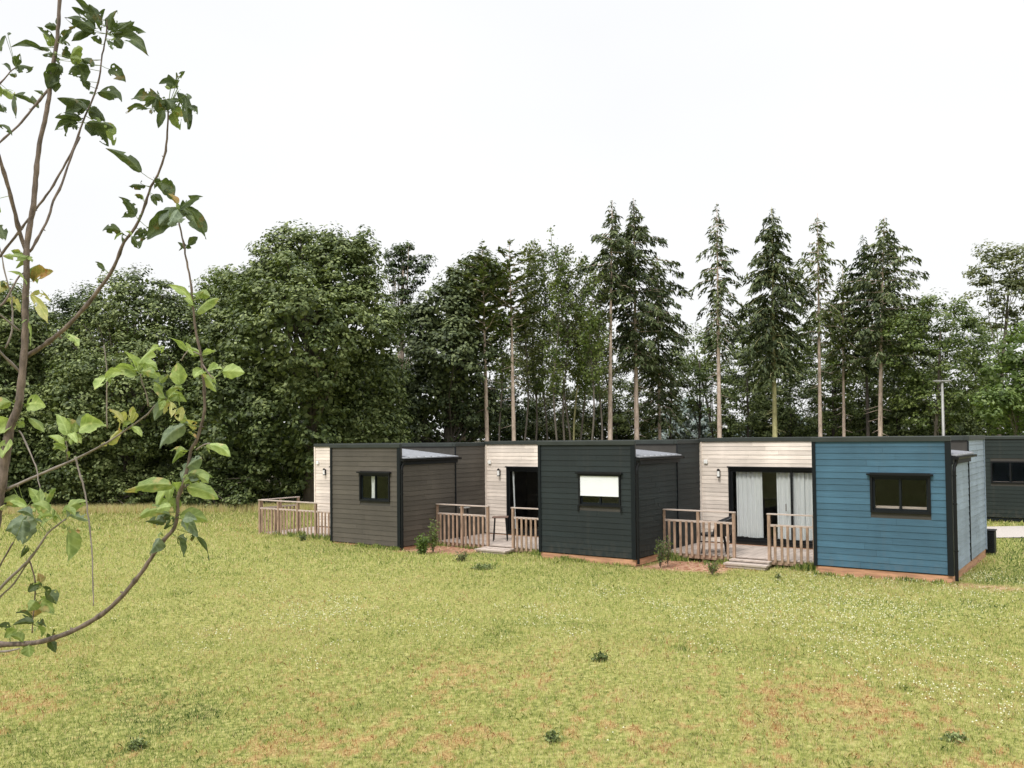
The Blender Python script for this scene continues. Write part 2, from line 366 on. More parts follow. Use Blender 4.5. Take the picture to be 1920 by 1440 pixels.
def cabin(k, origin, fz, cm, sidem, label, group=None, deck=True, window='open', name='cabin'):
    r = empty(name, (origin.x, origin.y, fz), -TH); tag(r, label, 'cabin', group or 'flat roofed timber clad holiday cabins in a staggered row')
    WIN = (-1.62, -.38, 1.27, 2.10)
    hole = (WIN[0]+w_, WIN[1]+w_, WIN[2], WIN[3])
    # cladding of the protruding bedroom and its side
    mb = MB(); clad_wall(mb, (-w_, 0), (0, 0), 0, H-.03, (0, -1), [hole])
    clad_wall(mb, (-w_, E_-.14), (-w_, 0), 0, H-.03, (-1, 0)); mb.build('front_cladding', cm, r)
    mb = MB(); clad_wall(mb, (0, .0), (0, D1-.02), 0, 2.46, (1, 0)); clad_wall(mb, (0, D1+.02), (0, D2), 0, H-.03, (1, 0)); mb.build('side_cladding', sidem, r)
    # recessed facade
    dh = (-6.10+W_, -3.05+W_, .06, 2.11)
    mb = MB(); clad_wall(mb, (-W_, E_), (-w_-.03, E_), .0, H-.03, (0, -1), [dh], bh=.118, depth=.011); mb.build('recessed_cladding', M['beige'], r)
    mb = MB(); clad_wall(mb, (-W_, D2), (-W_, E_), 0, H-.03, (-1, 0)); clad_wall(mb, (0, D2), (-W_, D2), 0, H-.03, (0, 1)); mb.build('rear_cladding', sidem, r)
    # structural walls
    mb = MB()
    wall_box(mb, (-w_, .001), (0, .001), 0, H-.02, (0, 1), [hole]); wall_box(mb, (-.001, .101), (-.001, D1), 0, 2.5, (-1, 0))
    wall_box(mb, (-.001, D1), (-.001, D2-.101), 0, H-.02, (-1, 0)); wall_box(mb, (-w_+.001, E_+.001), (-w_+.001, .101), 0, H-.25, (1, 0))
    wall_box(mb, (-W_+.001, E_+.001), (-w_, E_+.001), 0, H-.02, (0, 1), [dh]); wall_box(mb, (-W_+.001, E_+.101), (-W_+.001, D2-.101), 0, H-.02, (1, 0))
    wall_box(mb, (-W_+.001, D2-.1), (-.001, D2-.1), 0, H-.02, (0, 1))
    wall_box(mb, (-w_, D1), (-.101, D1), 2.46, H-.02, (0, 1), t=.08)
    mb.box(-w_+.11, -.11, .11, D1, -.02, .02); mb.box(-W_+.11, -.11, E_+.11, D2-.11, -.02, .02); mb.box(-w_+.11, -.11, D1, E_+.11, -.02, .02)
    mb.build('wall', M['membrane'], r)
    # roofs
    mb = MB(); mb.box(-W_+.02, -.02, E_+.02, D2-.02, H-.02, H+.01); mb.box(-w_+.02, -.02, D1+.08, E_+.02, H-.02, H+.01); mb.build('flat_roof', M['roofmem'], r)
    mb = MB(); ze, zr = 2.56, 2.84                      # lean-to roof falling to the right-hand eave
    p = [(-w_+.06, .05, zr-.03), (.14, .05, ze-.03), (.14, D1-.005, ze-.03), (-w_+.06, D1-.005, zr-.03)]
    mb.hexa(p + [(x, y, z+.03) for x, y, z in p])
    for i in range(7):
        y = .25+i*.33; q = [(-w_+.06, y-.012, zr), (.14, y-.012, ze), (.14, y+.012, ze), (-w_+.06, y+.012, zr)]
        mb.hexa(q+[(x, yy, z+.025) for x, yy, z in q])
    lr = mb.build('lean_to_roof', M['roof'], r)
    mb = MB(); mb.box(.03, .064, -.02, D1+.06, ze-.21, ze-.035); mb.build('eave_board', M['trim'], lr)
    mb = MB(); y0, y1 = -.04, D1+.10                    # half-round gutter
    prof = [(.10+.06*math.cos(a), ze-.055-.06*math.sin(a)) for a in np.linspace(math.pi, 0, 9)][::-1]
    prof = [(.125+.062*math.cos(a), ze-.045-.062*math.sin(a)) for a in np.linspace(0, math.pi, 9)]
    ins = [(.125+.055*math.cos(a), ze-.045-.055*math.sin(a)) for a in np.linspace(math.pi, 0, 9)]
    loop = prof+ins; n = len(loop)
    mb.add([(x, y0, z) for x, z in loop]+[(x, y1, z) for x, z in loop], [(i, (i+1) % n, (i+1) % n+n, i+n) for i in range(n)])
    for y in (y0, y1): mb.box(.066, .184, y-.003, y+.003, ze-.1, ze-.045)
    g = mb.build('gutter', M['black'], r)
    mb = MB(); px, py = .085, -.005
    mb.tube([(.125, .04, ze-.1), (.12, .04, ze-.17), (px, py+.02, ze-.26), (px, py, ze-.34), (px, py, -.12)], .036, 10)
    for z in (.5, 1.5, 2.1): mb.tube([(px, py, z), (px, py, z+.03)], .045, 10)
    mb.build('downpipe', M['black'], r)
    # fascia caps
    mb = MB(); t = .05
    mb.box(-w_-.045, .03, -t, .06, H-.03, H+.075); mb.box(-w_-.045, -w_+.06, .06, E_+.0, H-.031, H+.074)
    mb.box(-W_-.03, -w_-.046, E_-t, E_+.06, H-.03, H+.075)
    mb.box(-.06, .045, D1-.04, D2+.04, H-.03, H+.076); mb.box(-w_+.061, -.061, D1-.045, D1+.03, H-.032, H+.074)
    mb.box(-W_-.03, -.061, D2-.02, D2+.045, H-.03, H+.075); mb.box(-W_-.03, -W_+.06, E_+.061, D2-.021, H-.03, H+.074)
    mb.build('fascia', M['fascia'], r, bevel=.006)
    # corner trims
    mb = MB(); mb.box(-.085, .034, -.036, -.0005, -.02, H-.031); mb.box(.0005, .034, -.0, .085, -.02, 2.5); mb.build('corner_trim', M['trim'], r)
    mb = MB(); mb.box(-w_-.035, -w_+.045, -.036, -.0005, -.02, H-.031); mb.box(-w_-.035, -w_-.001, 0, .07, -.02, H-.031); mb.build('corner_trim', M['trim'], r)
    mb = MB(); mb.box(.0005, .031, D1-.02, D1+.02, .0, H-.04); mb.build('cover_strip', M['trim'], r)
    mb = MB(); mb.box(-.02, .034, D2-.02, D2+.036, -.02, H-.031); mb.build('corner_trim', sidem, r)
    mb = MB(); mb.box(-W_-.03, -W_+.035, E_-.033, E_-.0005, .0, H-.031); mb.build('corner_trim', M['beige'], r)
    # skirting
    zb = -fz-.03
    mb = MB(); mb.box(-w_, .0, .015, .05, zb, -.025); mb.box(-.05, -.012, .05, D2, zb, -.025); mb.box(-w_, -w_+.03, .05, E_, zb, -.025)
    mb.box(-W_, -w_, E_, E_+.04, zb, -.025); mb.box(-W_, 0, D2-.04, D2-.001, zb, -.025); mb.box(-W_, -W_+.04, E_+.04, D2-.04, zb, -.025)
    mb.build('skirting', M['skirt'], r)
    # bedroom window
    fr = MB(); frame(fr, WIN[0], WIN[1], -.045, .06, WIN[2], WIN[3], .05)
    fr.box(WIN[0]-.06, WIN[1]+.06, -.10, -.02, WIN[3]+.002, WIN[3]+.04)
    f = fr.build('window', M['black'], r); tag(f)
    if window == 'blind':
        mb = MB(); mb.box(WIN[0]+.05, WIN[1]-.05, -.03, -.022, 1.55, WIN[3]-.03); mb.box(WIN[0]+.05, WIN[1]-.05, -.034, -.02, 1.535, 1.56)
        mb.build('roller_blind', M['blind'], f)
        mb = MB(); mb.box(WIN[0]-.03, WIN[0]+.01, -.05, -.046, 1.12, 1.3); mb.build('guide_rail', M['black'], f); mb = MB(); mb.box(WIN[1]-.01, WIN[1]+.03, -.05, -.046, 1.12, 1.3); mb.build('guide_rail', M['black'], f)
    mid = (WIN[0]+WIN[1])/2
    for j, (a, b) in enumerate(((WIN[0]+.05, mid+.02), (mid-.02, WIN[1]-.05))):
        vv = .012+.022*j
        mb = MB(); frame(mb, a, b, vv, vv+.02, WIN[2]+.05, WIN[3]-.05, .045); s = mb.build('sash', M['trim'], f)
        mb = MB(); mb.box(a+.045, b-.045, vv+.007, vv+.012, WIN[2]+.095, WIN[3]-.095); mb.build('pane', M['glass'], f)
    if window == 'slit': curtain(r, -1.25, -1.05, .10, 1.34, 2.03, 1, f, 'window_curtain')
    if window == 'open':
        mb = MB(); mb.box(WIN[0]+.05, WIN[1]-.05, .075, .25, WIN[2]+.08, WIN[2]+.135); mb.build('window_sill', M['rail'], f)
    # sliding door
    u0, u1 = -6.10, -3.05
    mb = MB(); frame(mb, u0, u1, E_-.035, E_+.07, .06, 2.11, .055); mb.box(u0-.02, u1+.02, E_-.075, E_-.03, 2.112, 2.15)
    d = mb.build('sliding_door', M['black'], r)
    for j, (a, b) in enumerate(((u0+.055, -4.55), (-4.63, u1-.055))) if k != 3 else enumerate(((u0+.055, -4.30), (-4.37, u1-.055))):
        vv = E_+.0+.03*j
        mb = MB(); frame(mb, a, b, vv, vv+.025, .115, 2.055, .06); mb.build('door_leaf', M['black'], d)
        mb = MB(); mb.box(a+.06, b-.06, vv+.009, vv+.014, .175, 1.995); mb.build('pane', M['glass'], d)
    if k == 3:
        curtain(r, -5.93, -5.18, E_+.13, .17, 1.99, 6, d); curtain(r, -4.78, -4.02, E_+.13, .17, 1.99, 6, d); curtain(r, -4.02, -3.2, E_+.15, .17, 1.99, 6, d)
    elif k == 2: curtain(r, -5.97, -5.9, E_+.13, .12, 1.98, 1, d, slant=.05)
    else: curtain(r, -6.0, -5.0, E_+.13, .12, 1.98, 7, d)
    mb = MB(); mb.box(-4.50, -4.47, E_-.03, E_-.0, .95, 1.15); mb.build('door_handle', M['galv'], d)
    # wall light and junction box
    lamp = MB(); lamp.box(-6.40, -6.34, E_-.06, E_-.018, 1.84, 2.04); lamp.tube([(-6.37, E_-.09, 1.83), (-6.37, E_-.09, 1.86)], .04, 12); lamp.tube([(-6.37, E_-.09, 2.02), (-6.37, E_-.09, 2.06), (-6.37, E_-.09, 2.08)], [.045, .04, .012], 12)
    lo = lamp.build('wall_lamp', M['black'], r)
    mb = MB(); mb.tube([(-6.37, E_-.09, 1.861), (-6.37, E_-.09, 2.019)], .036, 12); mb.build('lamp_glass', M['white'], lo)
    mb = MB(); mb.box(-6.82, -6.71, E_-.06, E_-.017, 2.22, 2.33); mb.build('junction_box', M['white'], r, bevel=.008)
    return r
SIDE = {1: M['taupe'], 2: M['slate'], 3: M['blue']}
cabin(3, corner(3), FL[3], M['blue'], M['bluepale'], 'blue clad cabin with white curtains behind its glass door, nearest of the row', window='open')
cabin(2, corner(2), FL[2], M['slate'], M['slate'], 'dark slate clad cabin with a white blind half down over its window', window='blind')
cabin(1, corner(1), FL[1], M['taupe'], M['taupe'], 'grey brown taupe clad cabin at the far left end of the row', window='slit')

# ------------------------------------------------------------------ decks
def deck(k, gap, label):
    fz = FL[k]; o = corner(k); r = empty('wooden_deck', (o.x, o.y, fz), -TH); tag(r, label, 'deck', 'wooden decks in front of the cabins')
    V0 = .54; x0, x1 = -W_-.03, -w_-.05
    mb = MB(); n = int((x1-x0)/.145)
    for i in range(n):
        a = x0+i*(x1-x0)/n; mb.box(a, a+(x1-x0)/n-.008, V0-.02, E_-.09, -.055+random.uniform(0, .003), -.028)
    mb.build('deck_floor', M['deck'], r)
    mb = MB(); mb.box(x0, x1, V0, V0+.035, -.16, -.057); mb.box(x0, x0+.035, V0+.036, E_-.1, -.16, -.057)
    for i in range(5):
        uu = x0+.1+i*(x1-x0-.2)/4
        mb.box(uu-.04, uu+.04, V0+.06, V0+.14, -fz-.05, -.058)
    mb.build('bearer', M['wood'], r)
    def run(a, b, posts, axis, fixed, nb):
        """railing along axis from a to b"""
        rl = MB(); lo = MB(); bl = MB()
        B = (lambda m, s0, s1, t0, t1, z0, z1: m.box(s0, s1, fixed+t0, fixed+t1, z0, z1)) if axis == 'u' else (lambda m, s0, s1, t0, t1, z0, z1: m.box(fixed+t0, fixed+t1, s0, s1, z0, z1))
        B(rl, a-.045, b+.045, -.05, .05, 1.065, 1.095)
        top = rl.build('handrail', M['rail'], r)
        for p0, p1 in zip(posts[:-1], posts[1:]):
            B(lo, p0+.036, p1-.036, -.02, .02, .775, .83)
        lo.build('mid_rail', M['rail'], r)
        for p in posts:
            pm = MB(); B(pm, p-.035, p+.035, -.035, .035, -.15, 1.064); pm.build('post', M['wood'], r)
        for p0, p1 in zip(posts[:-1], posts[1:]):
            m = max(2, round((p1-p0)/nb)); st = (p1-p0)/m
            for i in range(1, m):
                q = MB(); c = p0+i*st+random.uniform(-.006, .006)
                B(q, c-.031, c+.031, -.043, -.021, -.10, .80+random.uniform(-.004, .004)); q.build('baluster', M['wood'], r)
    nb = .165
    if gap:
        run(-6.95, -5.02, (-6.95, -5.98, -5.02), 'u', V0-.04, nb)
        run(-4.12, -3.02, (-4.12, -3.02), 'u', V0-.04, nb)
        s = MB(); s.box(-5.06, -4.04, V0-.30, V0-.08, -.10, -.065); s.box(-5.04, -4.06, V0-.27, V0-.09, -fz+.02, -.101)
        s.box(-5.06, -4.04, V0-.62, V0-.32, -.155+.04, -.125+.04) if 0 else None
        s.build('step', M['deck'], r)
        s = MB(); s.box(-5.10, -4.02, V0-.58, V0-.30, -fz+.035, -fz+.075) ; s.box(-5.06, -4.06, V0-.55, V0-.33, -fz-.03, -fz+.034); s.build('step', M['deck'], r)
    else:
        run(-6.95, -3.02, (-6.95, -5.98, -5.02, -4.15, -3.02), 'u', V0-.04, nb)
        run(V0+.03, 2.15, (V0+.03+.0, 1.36, 2.15), 'v', -6.95, nb)
    return r
deck(3, True, 'timber deck with pale railing and curtained glass door, left of the blue wall')
deck(2, True, 'timber deck with railing and bar table, left of the slate dark wall')
deck(1, False, 'timber deck with unbroken railing at the far left end of the row')

def loc2w(k, u, v, z=0): 
    p = corner(k)+U*u+V*v; return (p.x, p.y, FL[k]+z)
# furniture
def table(k, u, v, rz, h, sx, sy, label, top, round_=False, name='table'):
    r = empty(name, loc2w(k, u, v, -.027), rz); tag(r, label, 'table')
    mb = MB()
    if round_: mb.tube([(0,0,h-.025),(0,0,h)], sx/2, 28)
    else: mb.box(-sx/2, sx/2, -sy/2, sy/2, h-.03, h)
    mb.build('tabletop', top, r, bevel=.006)
    for a in (-1, 1):
        for b in (-1, 1):
            mb = MB(); mb.bar((a*(sx/2-.03)*(.6 if round_ else .78), b*(sy/2-.03)*(.6 if round_ else .8), h-.03), (a*(sx/2-.03), b*(sy/2-.03), 0), .03, .03); mb.build('leg', M['black'], r)
    return r
table(2, -5.35, 1.55, -.05, .72, .48, .40, 'tall narrow black legged table on the deck beside the steps', M['tabletop'])
table(2, -6.45, 1.2, .2, .98, .34, .34, 'small round grey topped table behind the railing in the deck corner', M['galv'], True, 'round_table')
def chair():
    o = loc2w(3, -5.72, .98, -.027)
    r = empty('armchair', o, -TH-R(70)); r.scale = (1.2, 1.2, 1.12); tag(r, 'black woven armchair standing behind the deck railing', 'chair')
    # faces local -y ; seat .44
    mb = MB(); n = 9; vs = []; 
    for j in range(n):
        t = j/(n-1)
        for i in range(9):
            a = (i/8-.5)*3.3; rr = .33+.06*t
            hgt = .42 + t*(.50-.24*(abs(i/8-.5)*2)**1.3)
            vs.append((math.sin(a)*rr, .02+math.cos(a)*rr*1.0+.07*t-.05, hgt))
    fs = [(j*9+i, j*9+i+1, (j+1)*9+i+1, (j+1)*9+i) for j in range(n-1) for i in range(8)]
    mb.add(vs, fs); b = mb.build('backrest', M['plastic'], r, True); s = b.modifiers.new('solid', 'SOLIDIFY'); s.thickness = .03
    mb = MB(); mb.tube([(0,-.02,.39),(0,-.02,.43),(0,-.02,.45)], [.29,.31,.28], 20); mb.build('seat', M['plastic'], r, True)
    for a in (-1, 1):
        for b_ in (-1, 1):
            mb = MB(); mb.tube([(a*.2, -.02+b_*.2, .4), (a*.27, -.02+b_*.26, 0)], .016, 8); mb.build('leg', M['black'], r)
chair()
# outdoor unit at the rear corner of the blue cabin
def heat_unit():
    p = corner(3)+U*.35+V*5.35
    p = Vector((12.78, 23.1, 0))
    r = empty('outdoor_unit', (p.x, p.y, 0), -TH); tag(r, 'dark upright service box on the grass at the rear corner of the blue cabin', 'service box')
    mb = MB(); mb.box(-.13, .13, -.2, .2, .04, .60); mb.build('casing', M['trim'], r, bevel=.015)
    mb = MB(); mb.box(-.15, .15, -.22, .22, .60, .63); mb.build('lid', M['black'], r, bevel=.008)
    mb = MB(); 
    for i in range(9): mb.box(-.10, .10, -.208, -.201, .12+i*.05, .145+i*.05)
    mb.build('grille', M['black'], r)
    mb = MB(); mb.box(-.12, .12, -.19, .19, -.03, .04); mb.build('base', M['trim'], r)
heat_unit()

# far cabin on the right
def far_cabin():
    o = Vector((17.55, 31.85, 0)); d = U
    r = empty('cabin', (o.x, o.y, .12), -TH); tag(r, 'dark green clad cabin beyond the pale path at the right edge', 'cabin', 'flat roofed timber clad holiday cabins in a staggered row')
    x0, x1 = -3.2, 6; hole = (-x0+.15, -x0+1.45, 1.25, 2.05)
    mb = MB(); clad_wall(mb, (x0, 0), (x1, 0), 0, 2.85, (0,-1), [hole]); clad_wall(mb, (x0, 5), (x0, 0), 0, 2.85, (-1,0)); clad_wall(mb, (x1,0),(x1,5),0,2.85,(1,0)); clad_wall(mb,(x1,5),(x0,5),0,2.85,(0,1)); mb.build('cladding', M['dgreen'], r)
    mb = MB(); wall_box(mb, (x0,.001),(x1,.001),0,2.86,(0,1),[hole]); wall_box(mb,(x0+.001,.1),(x0+.001,4.9),0,2.86,(1,0)); wall_box(mb,(x1-.001,.1),(x1-.001,4.9),0,2.86,(-1,0)); wall_box(mb,(x0,4.9),(x1,4.9),0,2.86,(0,1)); mb.build('wall', M['membrane'], r)
    mb = MB(); mb.box(x0-.04, x1+.04, -.05, 5.05, 2.862, 2.97); mb.build('roof', M['fascia'], r, bevel=.01)
    mb = MB(); frame(mb, x0+hole[0], x0+hole[1], -.045, .06, hole[2], hole[3], .05); mb.box(x0+hole[0]+.6, x0+hole[0]+.66, -.02, .03, hole[2], hole[3]); f = mb.build('window', M['black'], r)
    mb = MB(); mb.box(x0+hole[0]+.05, x0+hole[1]-.05, .0, .006, hole[2]+.05, hole[3]-.05); mb.build('pane', M['glass'], f)
    mb = MB(); mb.box(x0+hole[0]+.05, x0+hole[1]-.05, .1, .2, hole[2], hole[2]+.05); mb.build('window_sill', M['rail'], f)
    mb = MB(); mb.box(x0, x1, .02, .06, -.15, -.02); mb.build('skirting', M['trim'], r)
far_cabin()

# lamp post
def lamp_post():
    b = at(1769, 820, 38); top = at(1766, 716, 38)
    r = empty('lamp_post', (b.x, b.y, 0)); tag(r, 'pale slim lamp post with flat T shaped head behind the blue cabin', 'lamp post')
    h = top.z
    mb = MB(); mb.tube([(0,0,-.1),(0,0,1),(0,0,h)], [.085,.075,.05], 12); mb.build('pole', M['galv'], r, True)
    mb = MB(); mb.box(-.38, .38, -.09, .09, h, h+.07); mb.build('lamp_head', M['galv'], r, bevel=.02)
    mb = MB(); mb.box(-.30, -.06, -.07, .07, h-.012, h-.001); mb.box(.06, .30, -.07, .07, h-.012, h-.001); mb.build('lens', M['white'], r)
lamp_post()

# ------------------------------------------------------------------ trees
LEAF = dict(
    broad=leafmat('broad_leaf_foliage', [(.036,.054,.017), (.095,.128,.04), (.23,.27,.105)], .16, .5, .35, .25),
    light=leafmat('light_leaf_foliage', [(.05,.08,.018), (.10,.14,.032), (.19,.23,.07)], .22, .5, .5, .3),
    bright=leafmat('bright_leaf_foliage', [(.06,.10,.02), (.11,.165,.04), (.20,.26,.08)], .35, .5, .6),
    birch=leafmat('thin_leaf_foliage', [(.05,.065,.022), (.11,.13,.045), (.21,.22,.10)], .3, .5, .5),
    fir=leafmat('fir_needles', [(.028,.043,.017), (.075,.10,.04), (.16,.19,.08)], .12, .55, .6, .3),
    firlight=leafmat('light_fir_needles', [(.04,.055,.016), (.085,.11,.032), (.16,.19,.06)], .2, .55, .6, .3),
    pine=leafmat('pine_needles', [(.018,.032,.012), (.05,.078,.024), (.11,.145,.045)], .15, .55, .5, .3),
    blue=leafmat('haze_tinted_foliage', [(.15,.19,.18), (.24,.29,.28), (.34,.38,.36)], .2, .7, .5, .2),  # distance haze painted into the leaf colour
)
BARK = dict(pale=mat('pale_conifer_bark', (.40,.30,.24), .9, .35, (6,6,2), .5, col2=(.5,.4,.33)),
            grey=mat('grey_bark', (.13,.11,.09), .9, .35, (6,6,2), .5),
            moss=mat('mossy_bark', (.26,.23,.10), .9, .4, (3,3,1.5), .5, col2=(.36,.34,.17)),
            dark=mat('dark_bark', (.06,.05,.042), .9, .35, (6,6,2), .5),
            twig=mat('young_brown_bark', (.07,.052,.042), .75, .4, (60,60,20), .6, col2=(.16,.12,.095)),
            grayish=mat('lichen_grey_bark', (.20,.17,.145), .8, .35, (40,40,12), .4))
def unit(a): return a/np.maximum(np.linalg.norm(a, axis=-1, keepdims=True), 1e-9)
def leaves(P, Nn, size, asp=.55, rng=RNG, direction=None):
    """diamond leaf quads centred at P, normal Nn"""
    n = len(P); rnd = rng.normal(size=(n, 3)) if direction is None else direction
    t = unit(rnd - Nn*np.sum(rnd*Nn, 1, keepdims=True)); b = np.cross(Nn, t)
    s = size[:, None]
    fold = Nn*s*.12
    return np.stack([P-t*s*.5, P-b*s*asp*.5+fold-t*s*.05, P+t*s*.5, P+b*s*asp*.5+fold-t*s*.05], 1)
def broad_tree(name, lobes, D, mt, label, cat='tree', trunk=None, leaf=.2, dens=1.0, clump=.55, bark='grey', group=None, opn=0.0, seed=1, depth=1.0, core=True, trunk_r=.28):
    """lobes: photo circles (px, py, r px) at depth D; each becomes a lumpy ball of leaf clumps"""
    rng = np.random.default_rng(seed)
    L3 = []
    for (x, y, r) in lobes:
        c = at(x, y, D); rr = r*D/FPX; dd = rng.uniform(-.5, .5)*rr*1.4*depth
        c = at(x, y, D+dd); c.z = max(c.z, rr*.5); L3.append((np.array(c), rr))
    cen = np.mean([c for c, r in L3], 0)
    bx, by = (cen[0], cen[1]) if trunk is None else (at(trunk, 820, D).x, D)
    root = empty(name, (bx, by, 0)); tag(root, label, cat, group)
    off = np.array([bx, by, 0])
    allV = []; tips = []
    for c, r in L3:
        area = 4*math.pi*r*r; clump_ = clump*1.25; nc = max(8, int(area/(clump_**2*1.15)*dens))
        d = unit(rng.normal(size=(nc, 3))); back = (d[:, 1] > .35) & (rng.random(nc) < .45); d = d[~back]; nc = len(d)
        d[:, 2] = np.abs(d[:, 2])*np.where(rng.random(nc) < .6, 1, -1)
        rad = r*(1.02-np.abs(rng.normal(0, .15, nc))) * (1+.10*np.sin(d[:, 0]*5+c[0])*np.cos(d[:, 2]*6))
        if opn: keep = (np.sin(d[:,0]*4.1+r)+np.sin(d[:,2]*5.3+c[0])+rng.normal(0,.5,nc)) > -2+2.2*opn; d = d[keep]; rad = rad[keep]; nc = len(d)
        cc = c + d*rad[:, None]; ok = cc[:, 2] > .15
        # clumps well inside another lobe are never seen
        for c2, r2 in L3:
            if c2 is not c: ok &= np.linalg.norm(cc-c2, axis=1) > r2*.72
        cc = cc[ok]; d = d[ok]; nc = len(cc)
        if nc == 0: continue
        tips.append(cc[rng.random(nc) < .12])
        m = int(max(10, 52*(clump/.5)**2*(.2/leaf)**1.2)); cs = clump_*rng.uniform(.45, 1.15, nc)
        q = rng.normal(size=(nc, m, 3)); q = unit(q)*rng.random((nc, m, 1))**.3
        q[:, :, 2] = np.where(q[:, :, 2] < -.1, q[:, :, 2]*.35, q[:, :, 2]*.7)
        P = cc[:, None]+q*cs[:, None, None]
        Nn = unit(q*1.0 + d[:, None]*.35 + np.array([0, 0, .75]) + rng.normal(0, .30, (nc, m, 3)))
        allV.append(leaves(P.reshape(-1, 3), Nn.reshape(-1, 3), leaf*rng.uniform(.6, 1.3, nc*m), .6, rng))
        if core:      # coarser inner foliage closes the crown
            m2 = int(area*14*dens); q = unit(rng.normal(size=(m2, 3)))*(r*rng.uniform(.45, .84, (m2, 1))); P = c+q; P = P[P[:, 2] > .1]
            allV.append(leaves(P, unit(rng.normal(size=(len(P), 3))), leaf*rng.uniform(1.1, 1.9, len(P)), .75, rng))
    Vv = np.concatenate(allV).reshape(-1, 3) - off
    np_mesh('crown', Vv, 4, mt, root)
    mb = MB(); top = max(L3, key=lambda t: t[0][2]); tz = top[0][2]
    t1 = np.array([top[0][0], top[0][1], tz])-off
    pts = [(0, 0, -.2), (rng.normal(0, .1), rng.normal(0, .1), tz*.3), (t1[0]*.4, t1[1]*.4, tz*.62), (t1[0]*.85, t1[1]*.85, tz*.95)]
    mb.tube(pts, [trunk_r*1.25, trunk_r*.9, trunk_r*.6, .05], 9)
    for tp in np.concatenate(tips)[:46]:
        tp = tp-off; h = max(.6, tp[2]*rng.uniform(.35, .7)); s0 = (t1[0]*.4*h/tz, t1[1]*.4*h/tz, h)
        midp = ((s0[0]+tp[0])/2+rng.normal(0,.15), (s0[1]+tp[1])/2+rng.normal(0,.15), (h+tp[2])/2+.25)
        mb.tube([s0, midp, tuple(tp)], [trunk_r*.28, trunk_r*.16, .02], 5, False)
    mb.build('trunk', BARK[bark], root, True)
    return root
def conifer(name, tx, topx, topy, cb, hw, D, mt, label, bark='pale', dens=.85, tr=.15, droop=.5, seed=1, group='tall conifers behind the cabins', irr=.35, spray=.42, side=0, tophw=.12, up=False, cat='conifer'):
    """trunk at photo column tx, tip at (topx, topy), crown down to row cb, half width hw px"""
    rng = np.random.default_rng(seed)
    b = at(tx, 820, D); tip = at(topx, topy, D); zb = at(tx, cb, D).z; hw = hw*D/FPX
    root = empty(name, (b.x, b.y, 0)); tag(root, label, cat, group)
    T = np.array([tip.x-b.x, 0, tip.z]); Hh = tip.z
    def axis(z): t = np.clip(z/Hh, 0, 1); return np.stack([T[0]*t**1.5, 0*t, z], -1)
    mb = MB(); zs = np.linspace(-.2, Hh, 12)
    mb.tube([tuple(axis(z)) if z > 0 else (0, 0, z) for z in zs], [max(.012, tr*(1-max(z, 0)/Hh)**.8) for z in zs], 8)
    nb = int((Hh-zb)*11*dens); quads = []
    zz = zb + (Hh-zb)*np.linspace(0, 1, nb)**1.0 + rng.normal(0, .1, nb); az = np.arange(nb)*2.399+rng.normal(0, .5, nb)
    for z, a in zip(zz, az):
        t = (Hh-z)/(Hh-zb)
        if t <= 0.005: continue
        prof = min(1, (t*2.1+tophw*.4)) if t < .65 else 1.0-.25*(t-.65)/.35
        ln = hw*prof*rng.uniform(1-irr*1.3, 1+irr*.6)*(1+side*math.cos(a))
        if ln < .08: ln = .08
        o = axis(np.array(z)); dr = np.array([math.cos(a), math.sin(a), 0])
        dp = droop*rng.uniform(.6, 1.3)*(.35+.8*t) * (-.5 if up else 1)
        n = max(7, int(ln*36*max(dens, .7))); s = rng.random(n)**.75
        P = o + dr*ln*s[:, None]; P[:, 2] += ln*(.18*s - dp*s**2)*1.0
        sd = np.array([-dr[1], dr[0], 0]); sgn = rng.choice([-1, 1], n)
        wd = .22*ln*(1-s)+.12
        P += sd*(sgn*wd*rng.random(n))[:, None]; P[:, 2] -= rng.random(n)**1.5*.34*(1 if not up else -.6)
        dirn = unit(dr*(.7) + sd*(sgn*.75)[:, None] + np.array([0, 0, -.85 if not up else .25]) + rng.normal(0, .28, (n, 3)))
        Nn = unit(np.cross(dirn, rng.normal(size=(n, 3)))*.5+np.array([0, 0, .9])); Nn = unit(Nn-dirn*np.sum(Nn*dirn, 1, keepdims=True))
        sz = spray*rng.uniform(.4, 1.15, n)*min(1, .45+ln/1.3)
        quads.append(leaves(P, Nn, sz, .30, rng, dirn))
        if ln > .35:
            e1 = o+dr*ln*.5+np.array([0, 0, ln*(.09-dp*.25)]); e2 = o+dr*ln*.95+np.array([0, 0, ln*(.17-dp*.9)])
            mb.tube([tuple(o), tuple(e1), tuple(e2)], [.03, .018, .007], 4, False)
    # bare dead stubs on the clean stem
    for _ in range(int(14)):
        z = rng.uniform(zb*.45, zb); a = rng.uniform(0, 6.28); o = axis(np.array(z)); ln = rng.uniform(.3, .9)
        mb.tube([tuple(o), (o[0]+math.cos(a)*ln, o[1]+math.sin(a)*ln, z-ln*.3)], [.016, .005], 4, False)
    np_mesh('crown', np.concatenate(quads).reshape(-1, 3), 4, mt, root)
    mb.build('trunk', BARK[bark], root, True)
    return root
